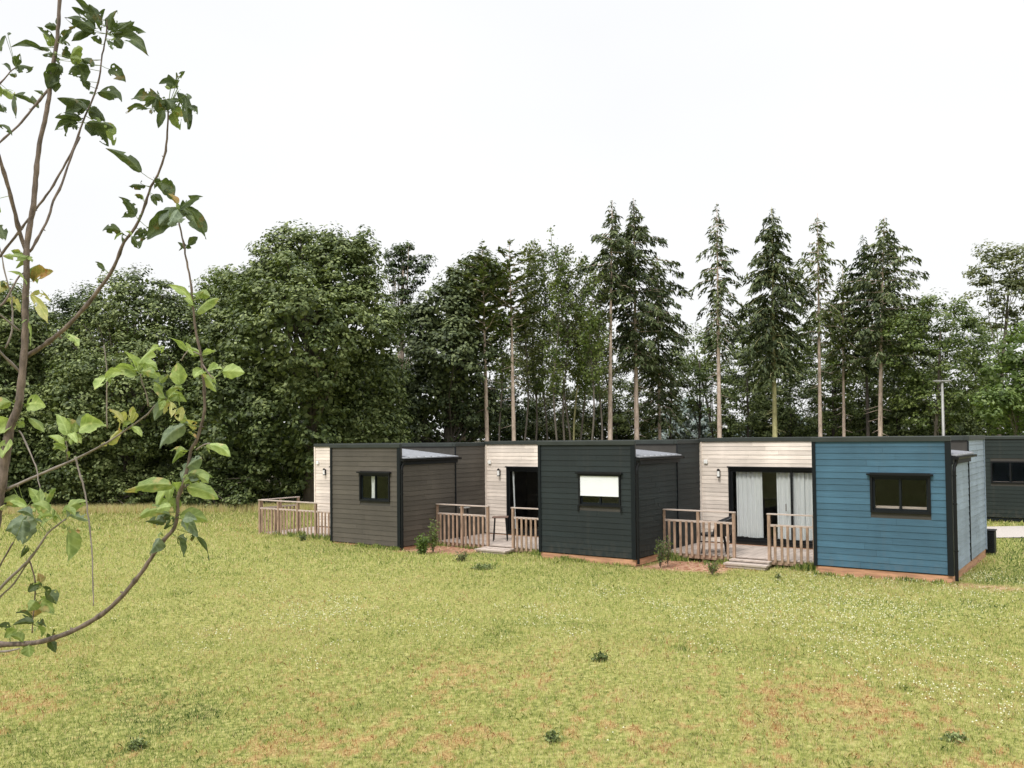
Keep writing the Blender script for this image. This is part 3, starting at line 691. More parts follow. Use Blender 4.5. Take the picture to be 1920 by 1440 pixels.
def slim_tree(tx, topx, topy, cb, D, mt, label, seed, tr=.07, wid=.55, dens=1.0, bark='grey', group='slim bare stemmed trees behind the slate cabin', name='slim_tree', leafsz=.13):
    rng = np.random.default_rng(seed); b = at(tx, 820, D); tip = at(topx, topy, D); zb = at(tx, cb, D).z; Hh = tip.z
    root = empty(name, (b.x, b.y, 0)); tag(root, label, 'tree', group)
    ax = lambda z: np.stack([(tip.x-b.x)*(z/Hh)**1.4+.12*np.sin(z*.8+seed), .1*np.sin(z*.6+seed*2), z], -1)
    mb = MB(); zs = np.linspace(0, Hh, 14); mb.tube([tuple(ax(z)) for z in zs], [max(.01, tr*(1-z/Hh*.85)) for z in zs], 7)
    Q = []
    nb = int((Hh-zb)*7*dens)
    for _ in range(nb):
        z = rng.uniform(zb, Hh); t = (z-zb)/(Hh-zb); a = rng.uniform(0, 6.28); ln = wid*rng.uniform(.5, 1.5)*(1.15-.7*t)*(.55+.6*min(1,t*3))
        o = ax(z); e1 = o+np.array([math.cos(a)*ln, math.sin(a)*ln, ln*.9]); mb.tube([tuple(o), tuple((o+e1)/2+[0,0,.05]), tuple(e1)], [.016,.01,.004], 4, False)
        n = int(ln*34)+5; s = rng.random((n, 1))**.6; P = o+(e1-o)*s+rng.normal(0, .13, (n, 3)); P[:, 2] -= rng.random(n)*.25
        Q.append(leaves(P, unit(rng.normal(size=(n, 3))+[0, 0, .4]), leafsz*rng.uniform(.6, 1.4, n), .65, rng))
    np_mesh('crown', np.concatenate(Q).reshape(-1, 3), 4, mt, root); mb.build('trunk', BARK[bark], root, True)

LB = 'broadleaved trees at the left edge of the field'
broad_tree('broadleaf_tree', [(-60,650,110),(30,640,80),(60,760,100),(-40,800,120),(60,880,85),(0,580,55),(-60,900,90)], 43, LEAF['broad'], 'dark leafy tree cut by the left edge of the picture', group=LB, seed=11)
broad_tree('small_tree', [(150,580,38),(170,625,50),(118,625,42)], 50, LEAF['pine'], 'small dark crown just showing left of the round broadleaf tree', group=LB, seed=12, leaf=.16)
broad_tree('broadleaf_tree', [(255,590,85),(195,655,88),(305,645,88),(250,745,110),(165,765,90),(335,765,88),(235,855,95),(145,880,75),(320,885,80)], 42, LEAF['broad'], 'round topped dark broadleaf tree, smaller neighbour left of the giant one', group=LB, seed=13, leaf=.17)
broad_tree('broadleaf_tree', [(378,590,42),(415,545,38),(365,650,50),(405,690,60)], 45, LEAF['light'], 'lighter green crown wedged between the two biggest round trees', group=LB, seed=14, leaf=.17)
broad_tree('broadleaf_tree', [(560,515,88),(485,570,85),(640,525,78),(565,625,125),(455,665,88),(672,610,80),(690,700,75),(445,785,100),(560,785,125),(680,790,85),(430,885,75),(520,890,80),(715,850,50),(620,452,20),(668,478,42)], 41, LEAF['broad'], 'giant round broadleaf tree rising above the taupe cabin', group=LB, seed=15, leaf=.2)
for i, (lb, D) in enumerate((([(20,925,45),(90,930,38),(-50,920,50)], 41), ([(180,930,38),(250,925,42)], 40.5), ([(400,925,40),(340,928,36),(460,930,36)], 40))):
    broad_tree('shrub', lb, D, LEAF['broad'], ['low dark shrub under the leftmost tree', 'low dark shrub at the foot of the round topped tree', 'low dark shrub at the foot of the giant tree'][i], 'shrub', group='low shrubs at the field edge', seed=20+i, leaf=.14, clump=.35, trunk_r=.06)

broad_tree('broadleaf_tree', [(-30,720,110),(70,740,95),(-20,860,90),(90,880,80),(-90,800,90)], 54, LEAF['broad'], 'dark tree filling the gaps behind the leftmost tree', group=LB, seed=26, leaf=.26, clump=.8)
broad_tree('broadleaf_tree', [(390,730,95),(300,800,90),(420,860,85),(240,880,80),(180,820,80)], 54, LEAF['broad'], 'dark tree filling the gap behind the two round trees', group=LB, seed=27, leaf=.26, clump=.8)
broad_tree('pine_tree', [(742,482,20),(757,470,15),(770,500,18),(798,492,12),(790,515,14),(735,520,16),(765,535,15),(752,565,20),(780,600,18),(740,620,20)], 50, LEAF['pine'], 'thin pine with loose tufted crown right of the giant round tree', trunk=752, seed=31, leaf=.17, clump=.3, dens=1.5, core=False, bark='pale', trunk_r=.12, group='conifers left of the tall row')
broad_tree('evergreen_tree', [(830,590,50),(868,545,40),(790,620,48),(850,670,80),(800,740,72),(880,770,65),(905,520,42),(780,810,60)], 46, LEAF['fir'], 'dense very dark evergreen between the giant tree and the bare stems', seed=32, leaf=.22, bark='dark')
broad_tree('broadleaf_tree', [(520,770,110),(640,780,100),(725,740,75),(600,880,90),(735,860,80)], 53, LEAF['broad'], 'dark tree showing through gaps behind the giant round tree', group=LB, seed=28, leaf=.26, clump=.8)
ug = [([(920,800,40),(870,800,38),(965,808,30)], 'low dark thicket behind the paired pale pine stems'), ([(1010,806,34),(1060,808,36),(1100,804,32)], 'low dark thicket behind the slim bare stems'), ([(1150,803,34),(1190,808,30)], 'low dark thicket behind the two tallest firs'),
      ([(1360,800,26),(1440,790,44),(1470,805,34)], 'low dark thicket either side of the mossy fir stem'), ([(1540,806,34),(1590,800,38)], 'low dark thicket behind the yellowish fir stem'), ([(1640,798,42),(1690,804,40),(1740,800,40)], 'low dark thicket behind the broad fir stem'), ([(1790,800,42),(1840,800,44),(1900,800,45)], 'low dark thicket behind the lamp post and far cabin')]
for i, (lb, la) in enumerate(ug): broad_tree('thicket', lb, 57, LEAF['broad'], la, 'thicket', seed=120+i, leaf=.2, dens=1.1, clump=.6, group='low thickets behind the cabins', trunk_r=.06)
conifer('pine_tree', 868, 872, 490, 700, 75, 49, LEAF['pine'], 'feathery pine leaning over the dark evergreen', dens=1.0, seed=33, irr=.4, up=True, spray=.5, group='conifers left of the tall row')
conifer('pine_tree', 914, 903, 455, 640, 66, 45.5, LEAF['firlight'], 'pine with bare pinkish stem, left of the pair above the beige door wall', dens=.75, seed=34, irr=.5, up=True, spray=.5, tr=.14, group='conifers left of the tall row')
conifer('pine_tree', 964, 955, 450, 640, 60, 45.8, LEAF['firlight'], 'pine with bare pale stem, right of the pair above the beige door wall', dens=.7, seed=35, irr=.5, up=True, spray=.5, tr=.14, group='conifers left of the tall row')
sl = [(940,935,500,520),(985,990,470,520),(1003,1000,452,500),(1022,1018,470,530),(1040,1046,480,520),(1058,1062,470,540),(1078,1085,485,520),(1090,1100,500,560),(1108,1112,505,560),(1125,1122,520,600),(1070,1036,432,560)]
for i, (a, b_, c_, d_) in enumerate(sl):
    nth = ['first', 'second', 'third', 'fourth', 'fifth', 'sixth', 'seventh', 'eighth', 'ninth', 'tenth'][min(i, 9)]
    lab = f'slim leafy tree behind the slate cabin, {nth} stem from the left' if i < 10 else 'slim half dead tree with bare twigs sticking out over the slate cabin'
    slim_tree(a, b_, c_, 740 if i < 10 else 640, 46+1.1*(i % 4), LEAF['birch' if i % 2 else 'light'], lab, 40+i, wid=.7, dens=1.7 if i < 10 else .4, bark='moss' if i == 6 else 'grey', leafsz=.155)
conifer('fir_tree', 1143, 1148, 375, 560, 50, 47, LEAF['fir'], 'tall fir with pale bare stem, leftmost of the tall conifers', seed=51, tr=.16, droop=.35, dens=.95, irr=.45)
conifer('fir_tree', 1194, 1188, 372, 690, 78, 48.5, LEAF['fir'], 'tallest dense fir standing right beside the leftmost tall conifer', seed=52, tr=.17, droop=.4, dens=1.15, irr=.4, side=.2)
conifer('fir_tree', 1237, 1232, 480, 790, 62, 51, LEAF['fir'], 'short drooping fir right of the tallest pair', seed=53, tr=.12, droop=.8, dens=.9, irr=.4)
conifer('fir_tree', 1349, 1344, 380, 660, 48, 47, LEAF['fir'], 'narrow pointed fir with sparse drooping boughs standing alone above the gap', seed=54, tr=.15, droop=.75, dens=.75, irr=.35)
conifer('fir_tree', 1453, 1447, 388, 700, 70, 48, LEAF['fir'], 'dense dark fir with mossy yellow green stem', 'moss', seed=55, tr=.17, droop=.65, dens=1.2, irr=.3)
conifer('fir_tree', 1538, 1533, 400, 640, 60, 48.5, LEAF['firlight'], 'sparse yellowish fir between the mossy stemmed fir and the broad fir', seed=56, tr=.14, droop=.45, dens=.7, irr=.5)
conifer('fir_tree', 1582, 1580, 500, 700, 50, 50, LEAF['firlight'], 'short yellow green fir left of the broad fir', seed=57, tr=.12, droop=.5, dens=.8, irr=.4)
conifer('fir_tree', 1628, 1618, 440, 690, 58, 50.5, LEAF['pine'], 'fir with dark stem tucked behind the left side of the broad fir', 'dark', seed=58, tr=.13, droop=.4, dens=.9, irr=.4)
conifer('fir_tree', 1649, 1658, 405, 680, 90, 48, LEAF['fir'], 'broad uneven fir with pale stem, rightmost of the tall conifers', seed=59, tr=.16, droop=.35, dens=1.0, irr=.5, side=.25)
UB = 'understorey trees behind the cabins'
broad_tree('broadleaf_tree', [(1765,605,52),(1800,645,50),(1722,660,55),(1780,710,62),(1700,620,35),(1745,760,60)], 46, LEAF['light'], 'rounded mid green tree behind the lamp post', seed=61, leaf=.17, dens=.9, core=False, group=UB, trunk_r=.1)
broad_tree('broadleaf_tree', [(1858,505,38),(1898,492,34),(1846,555,30),(1908,560,34),(1875,548,36),(1885,610,34),(1925,520,30)], 50, LEAF['birch'], 'tall thin crowned tree at the right edge with sky showing through', trunk=1873, seed=62, leaf=.2, dens=.8, core=False, opn=.15, trunk_r=.13, group=UB)
broad_tree('broadleaf_tree', [(1885,705,42),(1900,775,48),(1862,765,38),(1922,655,40),(1930,740,40)], 43, LEAF['bright'], 'bright green leafy tree above the dark green cabin at the right', seed=63, leaf=.18, dens=.9, trunk_r=.08, group=UB)
und = [([(1312,665,38),(1290,720,45),(1330,745,40)], 54, 'light', .6), ([(1400,690,45),(1385,760,48),(1425,790,40)], 53, 'broad', .7), ([(1480,720,45),(1510,775,45),(1460,790,30)], 54, 'broad', .7),
       ([(1560,720,38),(1568,785,42)], 53, 'light', .7), ([(1610,740,40),(1620,800,40)], 54, 'broad', .8), ([(1690,735,45),(1700,795,48),(1670,680,34)], 52, 'broad', .8),
       ([(1820,720,48),(1815,790,50),(1770,800,40),(1745,740,42)], 50, 'broad', .9), ([(1120,700,40),(1110,770,45),(1165,780,35)], 53, 'broad', .7), ([(1220,740,40),(1262,690,34),(1275,750,40)], 56, 'broad', .65),
       ([(930,760,42),(945,810,35),(990,790,38)], 51, 'pine', .8), ([(1050,770,42),(1030,810,35),(1080,800,34)], 52, 'birch', .8),
       ([(1300,655,42),(1370,660,42),(1345,720,34)], 58, 'broad', .7), ([(1420,620,48),(1440,700,60),(1490,660,45),(1400,740,50)], 57, 'broad', .8), ([(1560,620,48),(1600,660,50),(1580,700,50),(1530,700,45)], 57, 'light', .7), ([(1690,620,48),(1660,700,58),(1720,700,50),(1640,790,50)], 56, 'broad', .8),
       ([(1860,660,46),(1900,720,50),(1850,760,50),(1820,640,40)], 56, 'light', .7), ([(1160,660,46),(1120,640,40),(1200,800,40),(1150,730,50)], 56, 'broad', .7), ([(1000,640,52),(940,650,48),(1050,650,50),(985,720,60),(1070,710,50)], 56, 'birch', .75), ([(1520,800,35),(1550,740,40)], 58, 'broad', .8)]
ul = ['airy understorey tree left of the narrow pointed fir', 'dark bushy tree between the narrow fir and the mossy fir', 'dark bushy tree just right of the mossy stemmed fir', 'loose green bush tree behind the sparse yellowish fir', 'dark bushy tree under the short yellow green fir',
      'dark bushy tree under the broad fir', 'dark tree low behind the lamp post', 'dark bushy tree behind the leftmost tall fir stem', 'airy dark tree behind the short drooping fir', 'low dark tree behind the bare pale pine stems', 'low tree filling the gap under the slim stems',
      'dark tree behind the narrow pointed fir, above the blue bushes', 'tall dark broadleaf tree behind the mossy stemmed fir', 'lighter broadleaf tree behind the short yellow green fir', 'tall dark broadleaf tree behind the broad fir',
      'mid green tree behind the tall thin crowned tree', 'dark broadleaf tree behind the two tallest firs', 'thin leafy tree mass behind the slim stems', 'small dark tree right of the mossy stem']
for i, (lb, D, kx, dn) in enumerate(und):
    broad_tree('understorey_tree', lb, D, LEAF[kx], ul[i], seed=70+i, leaf=.17, dens=dn, core=i in (4, 5, 6, 9, 12, 14), opn=.12, group=UB, trunk_r=.1, bark='dark')
fb = [((1290,786,40), 'far bush tinted grey blue for haze, seen left of the narrow fir stem'), ((1245,805,26), 'far bush tinted grey blue for haze, seen under the short drooping fir'), ((1402,806,22), 'far bush tinted grey blue for haze, seen between narrow and mossy fir stems'), ((1502,802,24), 'far bush tinted grey blue for haze, seen right of the mossy fir stem')]
for i, (lb, la) in enumerate(fb):
    broad_tree('distant_bush', [lb, (lb[0]-lb[2], 812, lb[2]*.7), (lb[0]+lb[2], 812, lb[2]*.7)], 80, LEAF['blue'], la, 'bush', seed=90+i, leaf=.3, clump=.7, group='far bushes beyond the tree line', trunk_r=.1)

# small garden plants by the decks
def plant(px, py, D, hgt, wid, n, mt, label, seed, leaf=.06, name='shrub', cat='shrub', grp=None, droop=.3):
    rng = np.random.default_rng(seed); p = at(px, py, D); r = empty(name, (p.x, D, 0)); tag(r, label, cat, grp); mb = MB(); Q = []
    for _ in range(n):
        a = rng.uniform(0, 6.28); l = rng.uniform(.4, 1); e_ = np.array([math.cos(a)*wid*l*.5*rng.uniform(.4,1), math.sin(a)*wid*l*.5*rng.uniform(.4,1), hgt*rng.uniform(.45, 1)])
        mb.tube([(0, 0, -.03), tuple(e_*[.4, .4, .55]), tuple(e_)], [.008, .005, .002], 4, False)
        k = 16; s = rng.uniform(.25, 1, (k, 1)); P = e_*s*np.array([1, 1, 1])+rng.normal(0, .035, (k, 3)); P[:,2] = np.abs(P[:,2])
        Q.append(leaves(P, unit(rng.normal(size=(k, 3))+[0, -.2, .8]), leaf*rng.uniform(.6, 1.4, k), .55, rng))
    np_mesh('foliage', np.concatenate(Q).reshape(-1, 3), 4, mt, r); mb.build('stem', BARK['twig'], r)
plant(792, 1030, 23.9, .56, .50, 60, LEAF['bright'], 'bright green rounded shrub beside the taupe side wall', 101, .075)
plant(812, 1030, 24.3, .95, .5, 34, LEAF['light'], 'taller twiggy shrub between the taupe wall and the second deck', 102)
plant(1238, 1045, 21.3, .72, .42, 24, LEAF['broad'], 'small leafy green plant between the slate wall and the third deck', 103)
plant(1252, 1040, 21.6, .85, .35, 12, LEAF['light'], 'thin twiggy plant against the left post of the third deck', 104, .045)
plant(865, 1030, 22.4, .3, .5, 16, LEAF['birch'], 'low reddish weeds under the railing of the second deck', 105, .05, 'weed', 'weed')
plant(1335, 1050, 20.2, .32, .6, 18, LEAF['light'], 'low weeds under the left railing of the third deck', 106, .05, 'weed', 'weed')
plant(568, 1015, 26.9, .30, .35, 18, LEAF['broad'], 'dark little weed clump under the railing of the first deck', 107, .05, 'weed', 'weed')
plant(1458, 1056, 19.4, .10, .16, 10, LEAF['broad'], 'tiny dark weed at the right end of the third deck steps', 108, .03, 'weed', 'weed')
plant(1125, 1252, 12.2, .13, .20, 34, LEAF['broad'], 'dark round weed tuft alone in the middle of the lawn', 109, .05, 'weed', 'weed')
plant(905, 1068, 21.0, .10, .9, 60, LEAF['broad'], 'flat dark weed patch on the lawn in front of the second deck', 110, .06, 'weed', 'weed')
plant(258, 1405, 9.1, .07, .24, 30, LEAF['broad'], 'dark weed tuft near the bottom left of the lawn', 111, .035, 'weed', 'weed')
plant(1790, 1400, 8.95, .09, .26, 36, LEAF['broad'], 'dark weed tuft near the bottom right of the lawn', 112, .045, 'weed', 'weed')
plant(1035, 1386, 9.2, .06, .14, 18, LEAF['broad'], 'small dark weed tuft near the bottom middle of the lawn', 113, .04, 'weed', 'weed')

# ------------------------------------------------------------------ lawn
def grassmat(name, ramp, trans=.35):
    m = bpy.data.materials.new(name); m.use_nodes = True; nt = m.node_tree; N = nt.nodes; L = nt.links
    p = N['Principled BSDF']; p.inputs['Roughness'].default_value = .6; p.inputs['Specular IOR Level'].default_value = .25
    a = N.new('ShaderNodeAttribute'); a.attribute_name = 'tone'; a.attribute_type = 'GEOMETRY'
    r = N.new('ShaderNodeValToRGB'); L.new(a.outputs['Fac'], r.inputs[0]); el = r.color_ramp.elements
    el[0].position = ramp[0][0]; el[0].color = (*ramp[0][1], 1); el[1].position = ramp[-1][0]; el[1].color = (*ramp[-1][1], 1)
    for q, c in ramp[1:-1]: z = el.new(q); z.color = (*c, 1)
    L.new(r.outputs[0], p.inputs['Base Color'])
    t = N.new('ShaderNodeBsdfTranslucent'); L.new(r.outputs[0], t.inputs[0])
    mx = N.new('ShaderNodeMixShader'); mx.inputs[0].default_value = trans; L.new(p.outputs[0], mx.inputs[1]); L.new(t.outputs[0], mx.inputs[2]); L.new(mx.outputs[0], N['Material Output'].inputs[0])
    return m
GR = grassmat('lawn_blades', [(0, (.045,.10,.025)), (.18, (.13,.20,.045)), (.38, (.31,.37,.095)), (.58, (.50,.50,.16)), (.76, (.68,.59,.33)), (.9, (.47,.24,.09)), (1, (.30,.115,.045))])
def rustf(x, y):
    near = np.clip((14.2-y+1.2*n2(x, y, .6, 35))/4, 0, 1.25)
    return np.clip(n2(x, y, 1.5, 31)*.6+n2(x, y, 5, 33)*.6+n2(x, y, 17, 32)*1.0-.12, 0, 1)*near
def inside_built(x, y):
    m = np.zeros(len(x), bool)
    for k in (1, 2, 3):
        o = corner(k); u = (x-o.x)*U.x+(y-o.y)*U.y; v = (x-o.x)*V.x+(y-o.y)*V.y
        m |= (u > -W_) & (u < 0.02) & (v > .60) & (v < D2) | (u > -w_) & (u < 0.02) & (v > .03) & (v < 1)
        if k > 1: m |= (u > -5.12) & (u < -4.0) & (v > -.1) & (v < .6)
    return m
def grass():
    rng = np.random.default_rng(5)
    bands = [(6.5, 11, 3000, .048, .0046), (11, 15, 1700, .052, .0062), (15, 21, 700, .060, .0095), (21, 30, 230, .08, .017), (30, 44, 110, .11, .028)]
    VV = []; TT = []
    for y0, y1, den, hh, ww in bands:
        area = .78*(y1*y1-y0*y0); n = int(area*den)
        y = np.sqrt(rng.uniform(y0*y0, y1*y1, n)); x = rng.uniform(-.78, .78, n)*y
        pathm = np.zeros(n, bool)
        pathm = (y > 26.5) & (y < 29.8) & (x > 13.4)
        # patchy cover, fewer blades on bare earth
        cl = n2(x, y, 5.5, 9); keep = (rng.random(n) < np.clip(.8+.3*cl-.22*rustf(x, y), .3, 1)) & ~inside_built(x, y) & ~pathm & (rng.random(n) > soilmask(x, y)*.93)
        x = x[keep]; y = y[keep]; n = len(x)
        big = n2(x, y, .45, 21); mid = n2(x, y, 2.2, 22); sm = n2(x, y, 8.0, 23)
        # colour drift of the lawn: near band drier and orange, far greener; blue cabin's shade painted into the right
        rust = rustf(x, y)
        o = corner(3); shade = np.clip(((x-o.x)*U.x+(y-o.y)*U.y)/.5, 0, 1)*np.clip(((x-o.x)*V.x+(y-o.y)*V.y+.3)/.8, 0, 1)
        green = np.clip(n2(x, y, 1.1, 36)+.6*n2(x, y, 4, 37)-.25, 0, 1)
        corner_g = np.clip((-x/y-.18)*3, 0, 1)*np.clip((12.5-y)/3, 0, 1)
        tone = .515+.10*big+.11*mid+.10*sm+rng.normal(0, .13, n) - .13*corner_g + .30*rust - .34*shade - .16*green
        tuft = np.clip(n2(x, y, 3.1, 41)+.6*n2(x, y, 12, 42)-.6, 0, 1)
        tone = tone - tuft*.32*(1-rust)
        tone = np.where((rng.random(n) < .12), rng.uniform(.66, .82, n), tone)
        tone = np.where((rust > .08) & (rng.random(n) < .12+.4*rust), rng.uniform(.8, 1, n), tone)
        h = hh*rng.uniform(.45, 1.25, n)*(1+.5*tuft+.15*mid); a = rng.uniform(0, 2*math.pi, n); wd = ww*rng.uniform(.6, 1.3, n)
        z = gz(x, y); ca, sa = np.cos(a)*wd/2, np.sin(a)*wd/2
        lean = rng.normal(0, .42, (n, 2))*h[:, None]
        p0 = np.stack([x-ca, y-sa, z-.005], 1); p1 = np.stack([x+ca, y+sa, z-.005], 1)
        m_ = np.stack([x+lean[:, 0]*.35, y+lean[:, 1]*.35, z+h*.6], 1); off = np.stack([ca*.8, sa*.8, 0*ca], 1)
        tip = np.stack([x+lean[:, 0], y+lean[:, 1], z+h*rng.uniform(.75, 1, n)], 1)
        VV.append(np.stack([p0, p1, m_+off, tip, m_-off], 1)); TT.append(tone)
    # longer uncut growth along the foot of walls and decks
    for k in (1, 2, 3):
        o = corner(k)
        for (u0, u1, v0, n, hh) in ((-w_, .02, -.03, 1500, .10), (-W_, -w_, .50, 2600 if k > 1 else 1900, .15), ):
            u = rng.uniform(u0, u1, n); v = v0-np.abs(rng.normal(0, .07, n))+.0; cl = n2(u, v*0+k*9.0, 4, 60+k)
            keep = rng.random(n) < np.clip(.25+.8*cl, .04, 1)
            if k > 1: keep &= ~((u > -5.15) & (u < -3.98) & (v > -.12))
            u, v, cl = u[keep], v[keep], cl[keep]; n_ = len(u)
            x = o.x+U.x*u+V.x*v; y = o.y+U.y*u+V.y*v; h = hh*rng.uniform(.4, 1.3, n_)*(1+.5*cl); a = rng.uniform(-.9, .9, n_); z = gz(x, y); ca, sa = np.cos(a)*.009, np.sin(a)*.009
            ln = rng.normal(0, .3, (n_, 2))*h[:, None]; p0 = np.stack([x-ca, y-sa, z], 1); p1 = np.stack([x+ca, y+sa, z], 1); m_ = np.stack([x+ln[:, 0]*.35, y+ln[:, 1]*.35, z+h*.6], 1); off = np.stack([ca*.8, sa*.8, 0*ca], 1)
            VV.append(np.stack([p0, p1, m_+off, np.stack([x+ln[:, 0], y+ln[:, 1], z+h], 1), m_-off], 1)); TT.append(rng.normal(.3, .16, n_))
    V5 = np.concatenate(VV).reshape(-1, 3); T = np.clip(np.concatenate(TT), 0, 1).astype(np.float32)
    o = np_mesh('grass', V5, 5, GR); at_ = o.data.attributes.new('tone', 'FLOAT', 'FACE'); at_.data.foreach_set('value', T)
    tag(o, 'short yellow green lawn with dry orange patches in front of the cabins', 'grass', kind='stuff')
    print('grass blades', len(T))
ground()
grass()
def clover():
    rng = np.random.default_rng(8); n = 9000
    y = np.sqrt(rng.uniform(9.0**2, 20.0**2, n*3)); x = rng.uniform(-.62, .62, n*3)*y
    d = n2(x, y, .7, 51)+.6*n2(x, y, 2.5, 52)+.75*x/y+.15
    keep = (rng.random(len(x)) < np.clip(d*.7-.12, 0, 1)) & ~inside_built(x, y) & (soilmask(x, y) < .2)
    x = x[keep]; y = y[keep]; n = len(x); z = gz(x, y)+rng.uniform(.045, .085, n); s = rng.uniform(.006, .013, n)
    oct_ = np.array([[1,0,0],[0,1,0],[-1,0,0],[0,-1,0],[0,0,1],[0,0,-.6]]); fi = [(0,1,4),(1,2,4),(2,3,4),(3,0,4),(1,0,5),(2,1,5),(3,2,5),(0,3,5)]
    P = np.stack([x, y, z], 1); tri = oct_[np.array(fi).ravel()]
    Vv = (P[:, None]+tri[None]*s[:, None, None]).reshape(-1, 3)
    m = mat('clover_heads', (.58,.58,.38), .8, .15, (20,20,20), col2=(.66,.65,.48))
    tag(np_mesh('clover_flowers', Vv, 3, m), 'tiny cream white clover heads dotted over the lawn', 'flowers', kind='stuff')
clover()
def tall_grass():
    rng = np.random.default_rng(6); n = 26000
    y = rng.uniform(38.4, 40.2, n); x = rng.uniform(-25, -8.5, n)
    dn = n2(x, y, .6, 61); k = rng.random(n) < np.clip(.6+.5*dn, .15, 1); x = x[k]; y = y[k]; n = len(x)
    h = rng.uniform(.15, .42, n); a = rng.uniform(-.6, .6, n); wd = .025; ca, sa = np.cos(a)*wd/2, np.sin(a)*wd/2; z = gz(x, y); l = rng.normal(0, .07, (n, 2))
    V3 = np.stack([np.stack([x-ca, y-sa, z], 1), np.stack([x+ca, y+sa, z], 1), np.stack([x+l[:, 0], y+l[:, 1], z+h], 1)], 1).reshape(-1, 3)
    o = np_mesh('tall_grass', V3, 3, GR); t = o.data.attributes.new('tone', 'FLOAT', 'FACE'); t.data.foreach_set('value', np.clip(rng.normal(.68, .1, n), 0, .88).astype(np.float32))
    tag(o, 'strip of tall golden dry grass along the foot of the left trees', 'grass', kind='stuff')
tall_grass()

# ------------------------------------------------------------------ young apple tree close to the viewer, at the left
def leafy(name, col, col2, blot, trans=.35, rough=.58):
    m = bpy.data.materials.new(name); m.use_nodes = True; nt = m.node_tree; N = nt.nodes; L = nt.links
    p = N['Principled BSDF']; p.inputs['Roughness'].default_value = rough; p.inputs['Specular IOR Level'].default_value = .35
    geo = N.new('ShaderNodeNewGeometry')
    def nz(s, d=4):
        n = N.new('ShaderNodeTexNoise'); n.inputs['Scale'].default_value = s; n.inputs['Detail'].default_value = d; L.new(geo.outputs['Position'], n.inputs[0]); return n.outputs[0]
    r = N.new('ShaderNodeValToRGB'); L.new(nz(38), r.inputs[0]); r.color_ramp.elements[0].position = .35; r.color_ramp.elements[1].position = .65
    r.color_ramp.elements[0].color = (*col, 1); r.color_ramp.elements[1].color = (*col2, 1)
    k = N.new('ShaderNodeMapRange'); L.new(nz(26, 5), k.inputs[0]); k.inputs[1].default_value = .60; k.inputs[2].default_value = .68
    mx = N.new('ShaderNodeMix'); mx.data_type = 'RGBA'; L.new(k.outputs[0], mx.inputs[0]); L.new(r.outputs[0], mx.inputs[6]); mx.inputs[7].default_value = (*blot, 1)
    ra = N.new('ShaderNodeAttribute'); ra.attribute_name = 'rib'; mr_ = N.new('ShaderNodeMath'); mr_.operation = 'MULTIPLY'; mr_.inputs[1].default_value = .5; mr_.use_clamp = True; L.new(ra.outputs['Fac'], mr_.inputs[0])
    m3 = N.new('ShaderNodeMix'); m3.data_type = 'RGBA'; L.new(mr_.outputs[0], m3.inputs[0]); L.new(mx.outputs[2], m3.inputs[6]); m3.inputs[7].default_value = tuple(min(1, c*1.6+.06) for c in col2)+(1,); mx = m3
    L.new(mx.outputs[2], p.inputs['Base Color'])
    b = N.new('ShaderNodeBump'); b.inputs['Strength'].default_value = .5; b.inputs['Distance'].default_value = .003; L.new(nz(180, 3), b.inputs['Height']); L.new(b.outputs[0], p.inputs['Normal'])
    t = N.new('ShaderNodeBsdfTranslucent')
    hs = N.new('ShaderNodeMix'); hs.data_type = 'RGBA'; hs.blend_type = 'MULTIPLY'; hs.inputs[0].default_value = 1; L.new(mx.outputs[2], hs.inputs[6]); hs.inputs[7].default_value = (1.3, 1.35, .7, 1); L.new(hs.outputs[2], t.inputs[0])
    s = N.new('ShaderNodeMixShader'); s.inputs[0].default_value = trans; L.new(p.outputs[0], s.inputs[1]); L.new(t.outputs[0], s.inputs[2]); L.new(s.outputs[0], N['Material Output'].inputs[0])
    return m
AL = [('D', leafy('apple_leaf_dark_unlit', (.035,.058,.018), (.075,.105,.035), (.13,.10,.03))), ('K', leafy('apple_leaf_grey_green', (.10,.14,.085), (.19,.24,.16), (.25,.24,.14))),  # real leaf colours, with lit and unlit leaves partly painted in
      ('L', leafy('apple_leaf_mid', (.13,.19,.05), (.24,.30,.10), (.35,.29,.12))), ('G', leafy('apple_leaf_fresh_lit', (.20,.28,.08), (.34,.42,.16), (.44,.42,.2))),
      ('Y', leafy('apple_leaf_yellowing', (.28,.31,.10), (.44,.42,.19), (.45,.27,.13))), ('B', leafy('apple_leaf_blighted', (.20,.20,.06), (.36,.22,.09), (.30,.12,.05)))]
AK = [a for a, _ in AL]
TD = 2.9
def Z5(*p): return [(x/3, y/3) for x, y in p]
def Z6(*p): return [(x/3, y/3+400) for x, y in p]
def Z7(*p): return [(x/3, y/3+760) for x, y in p]
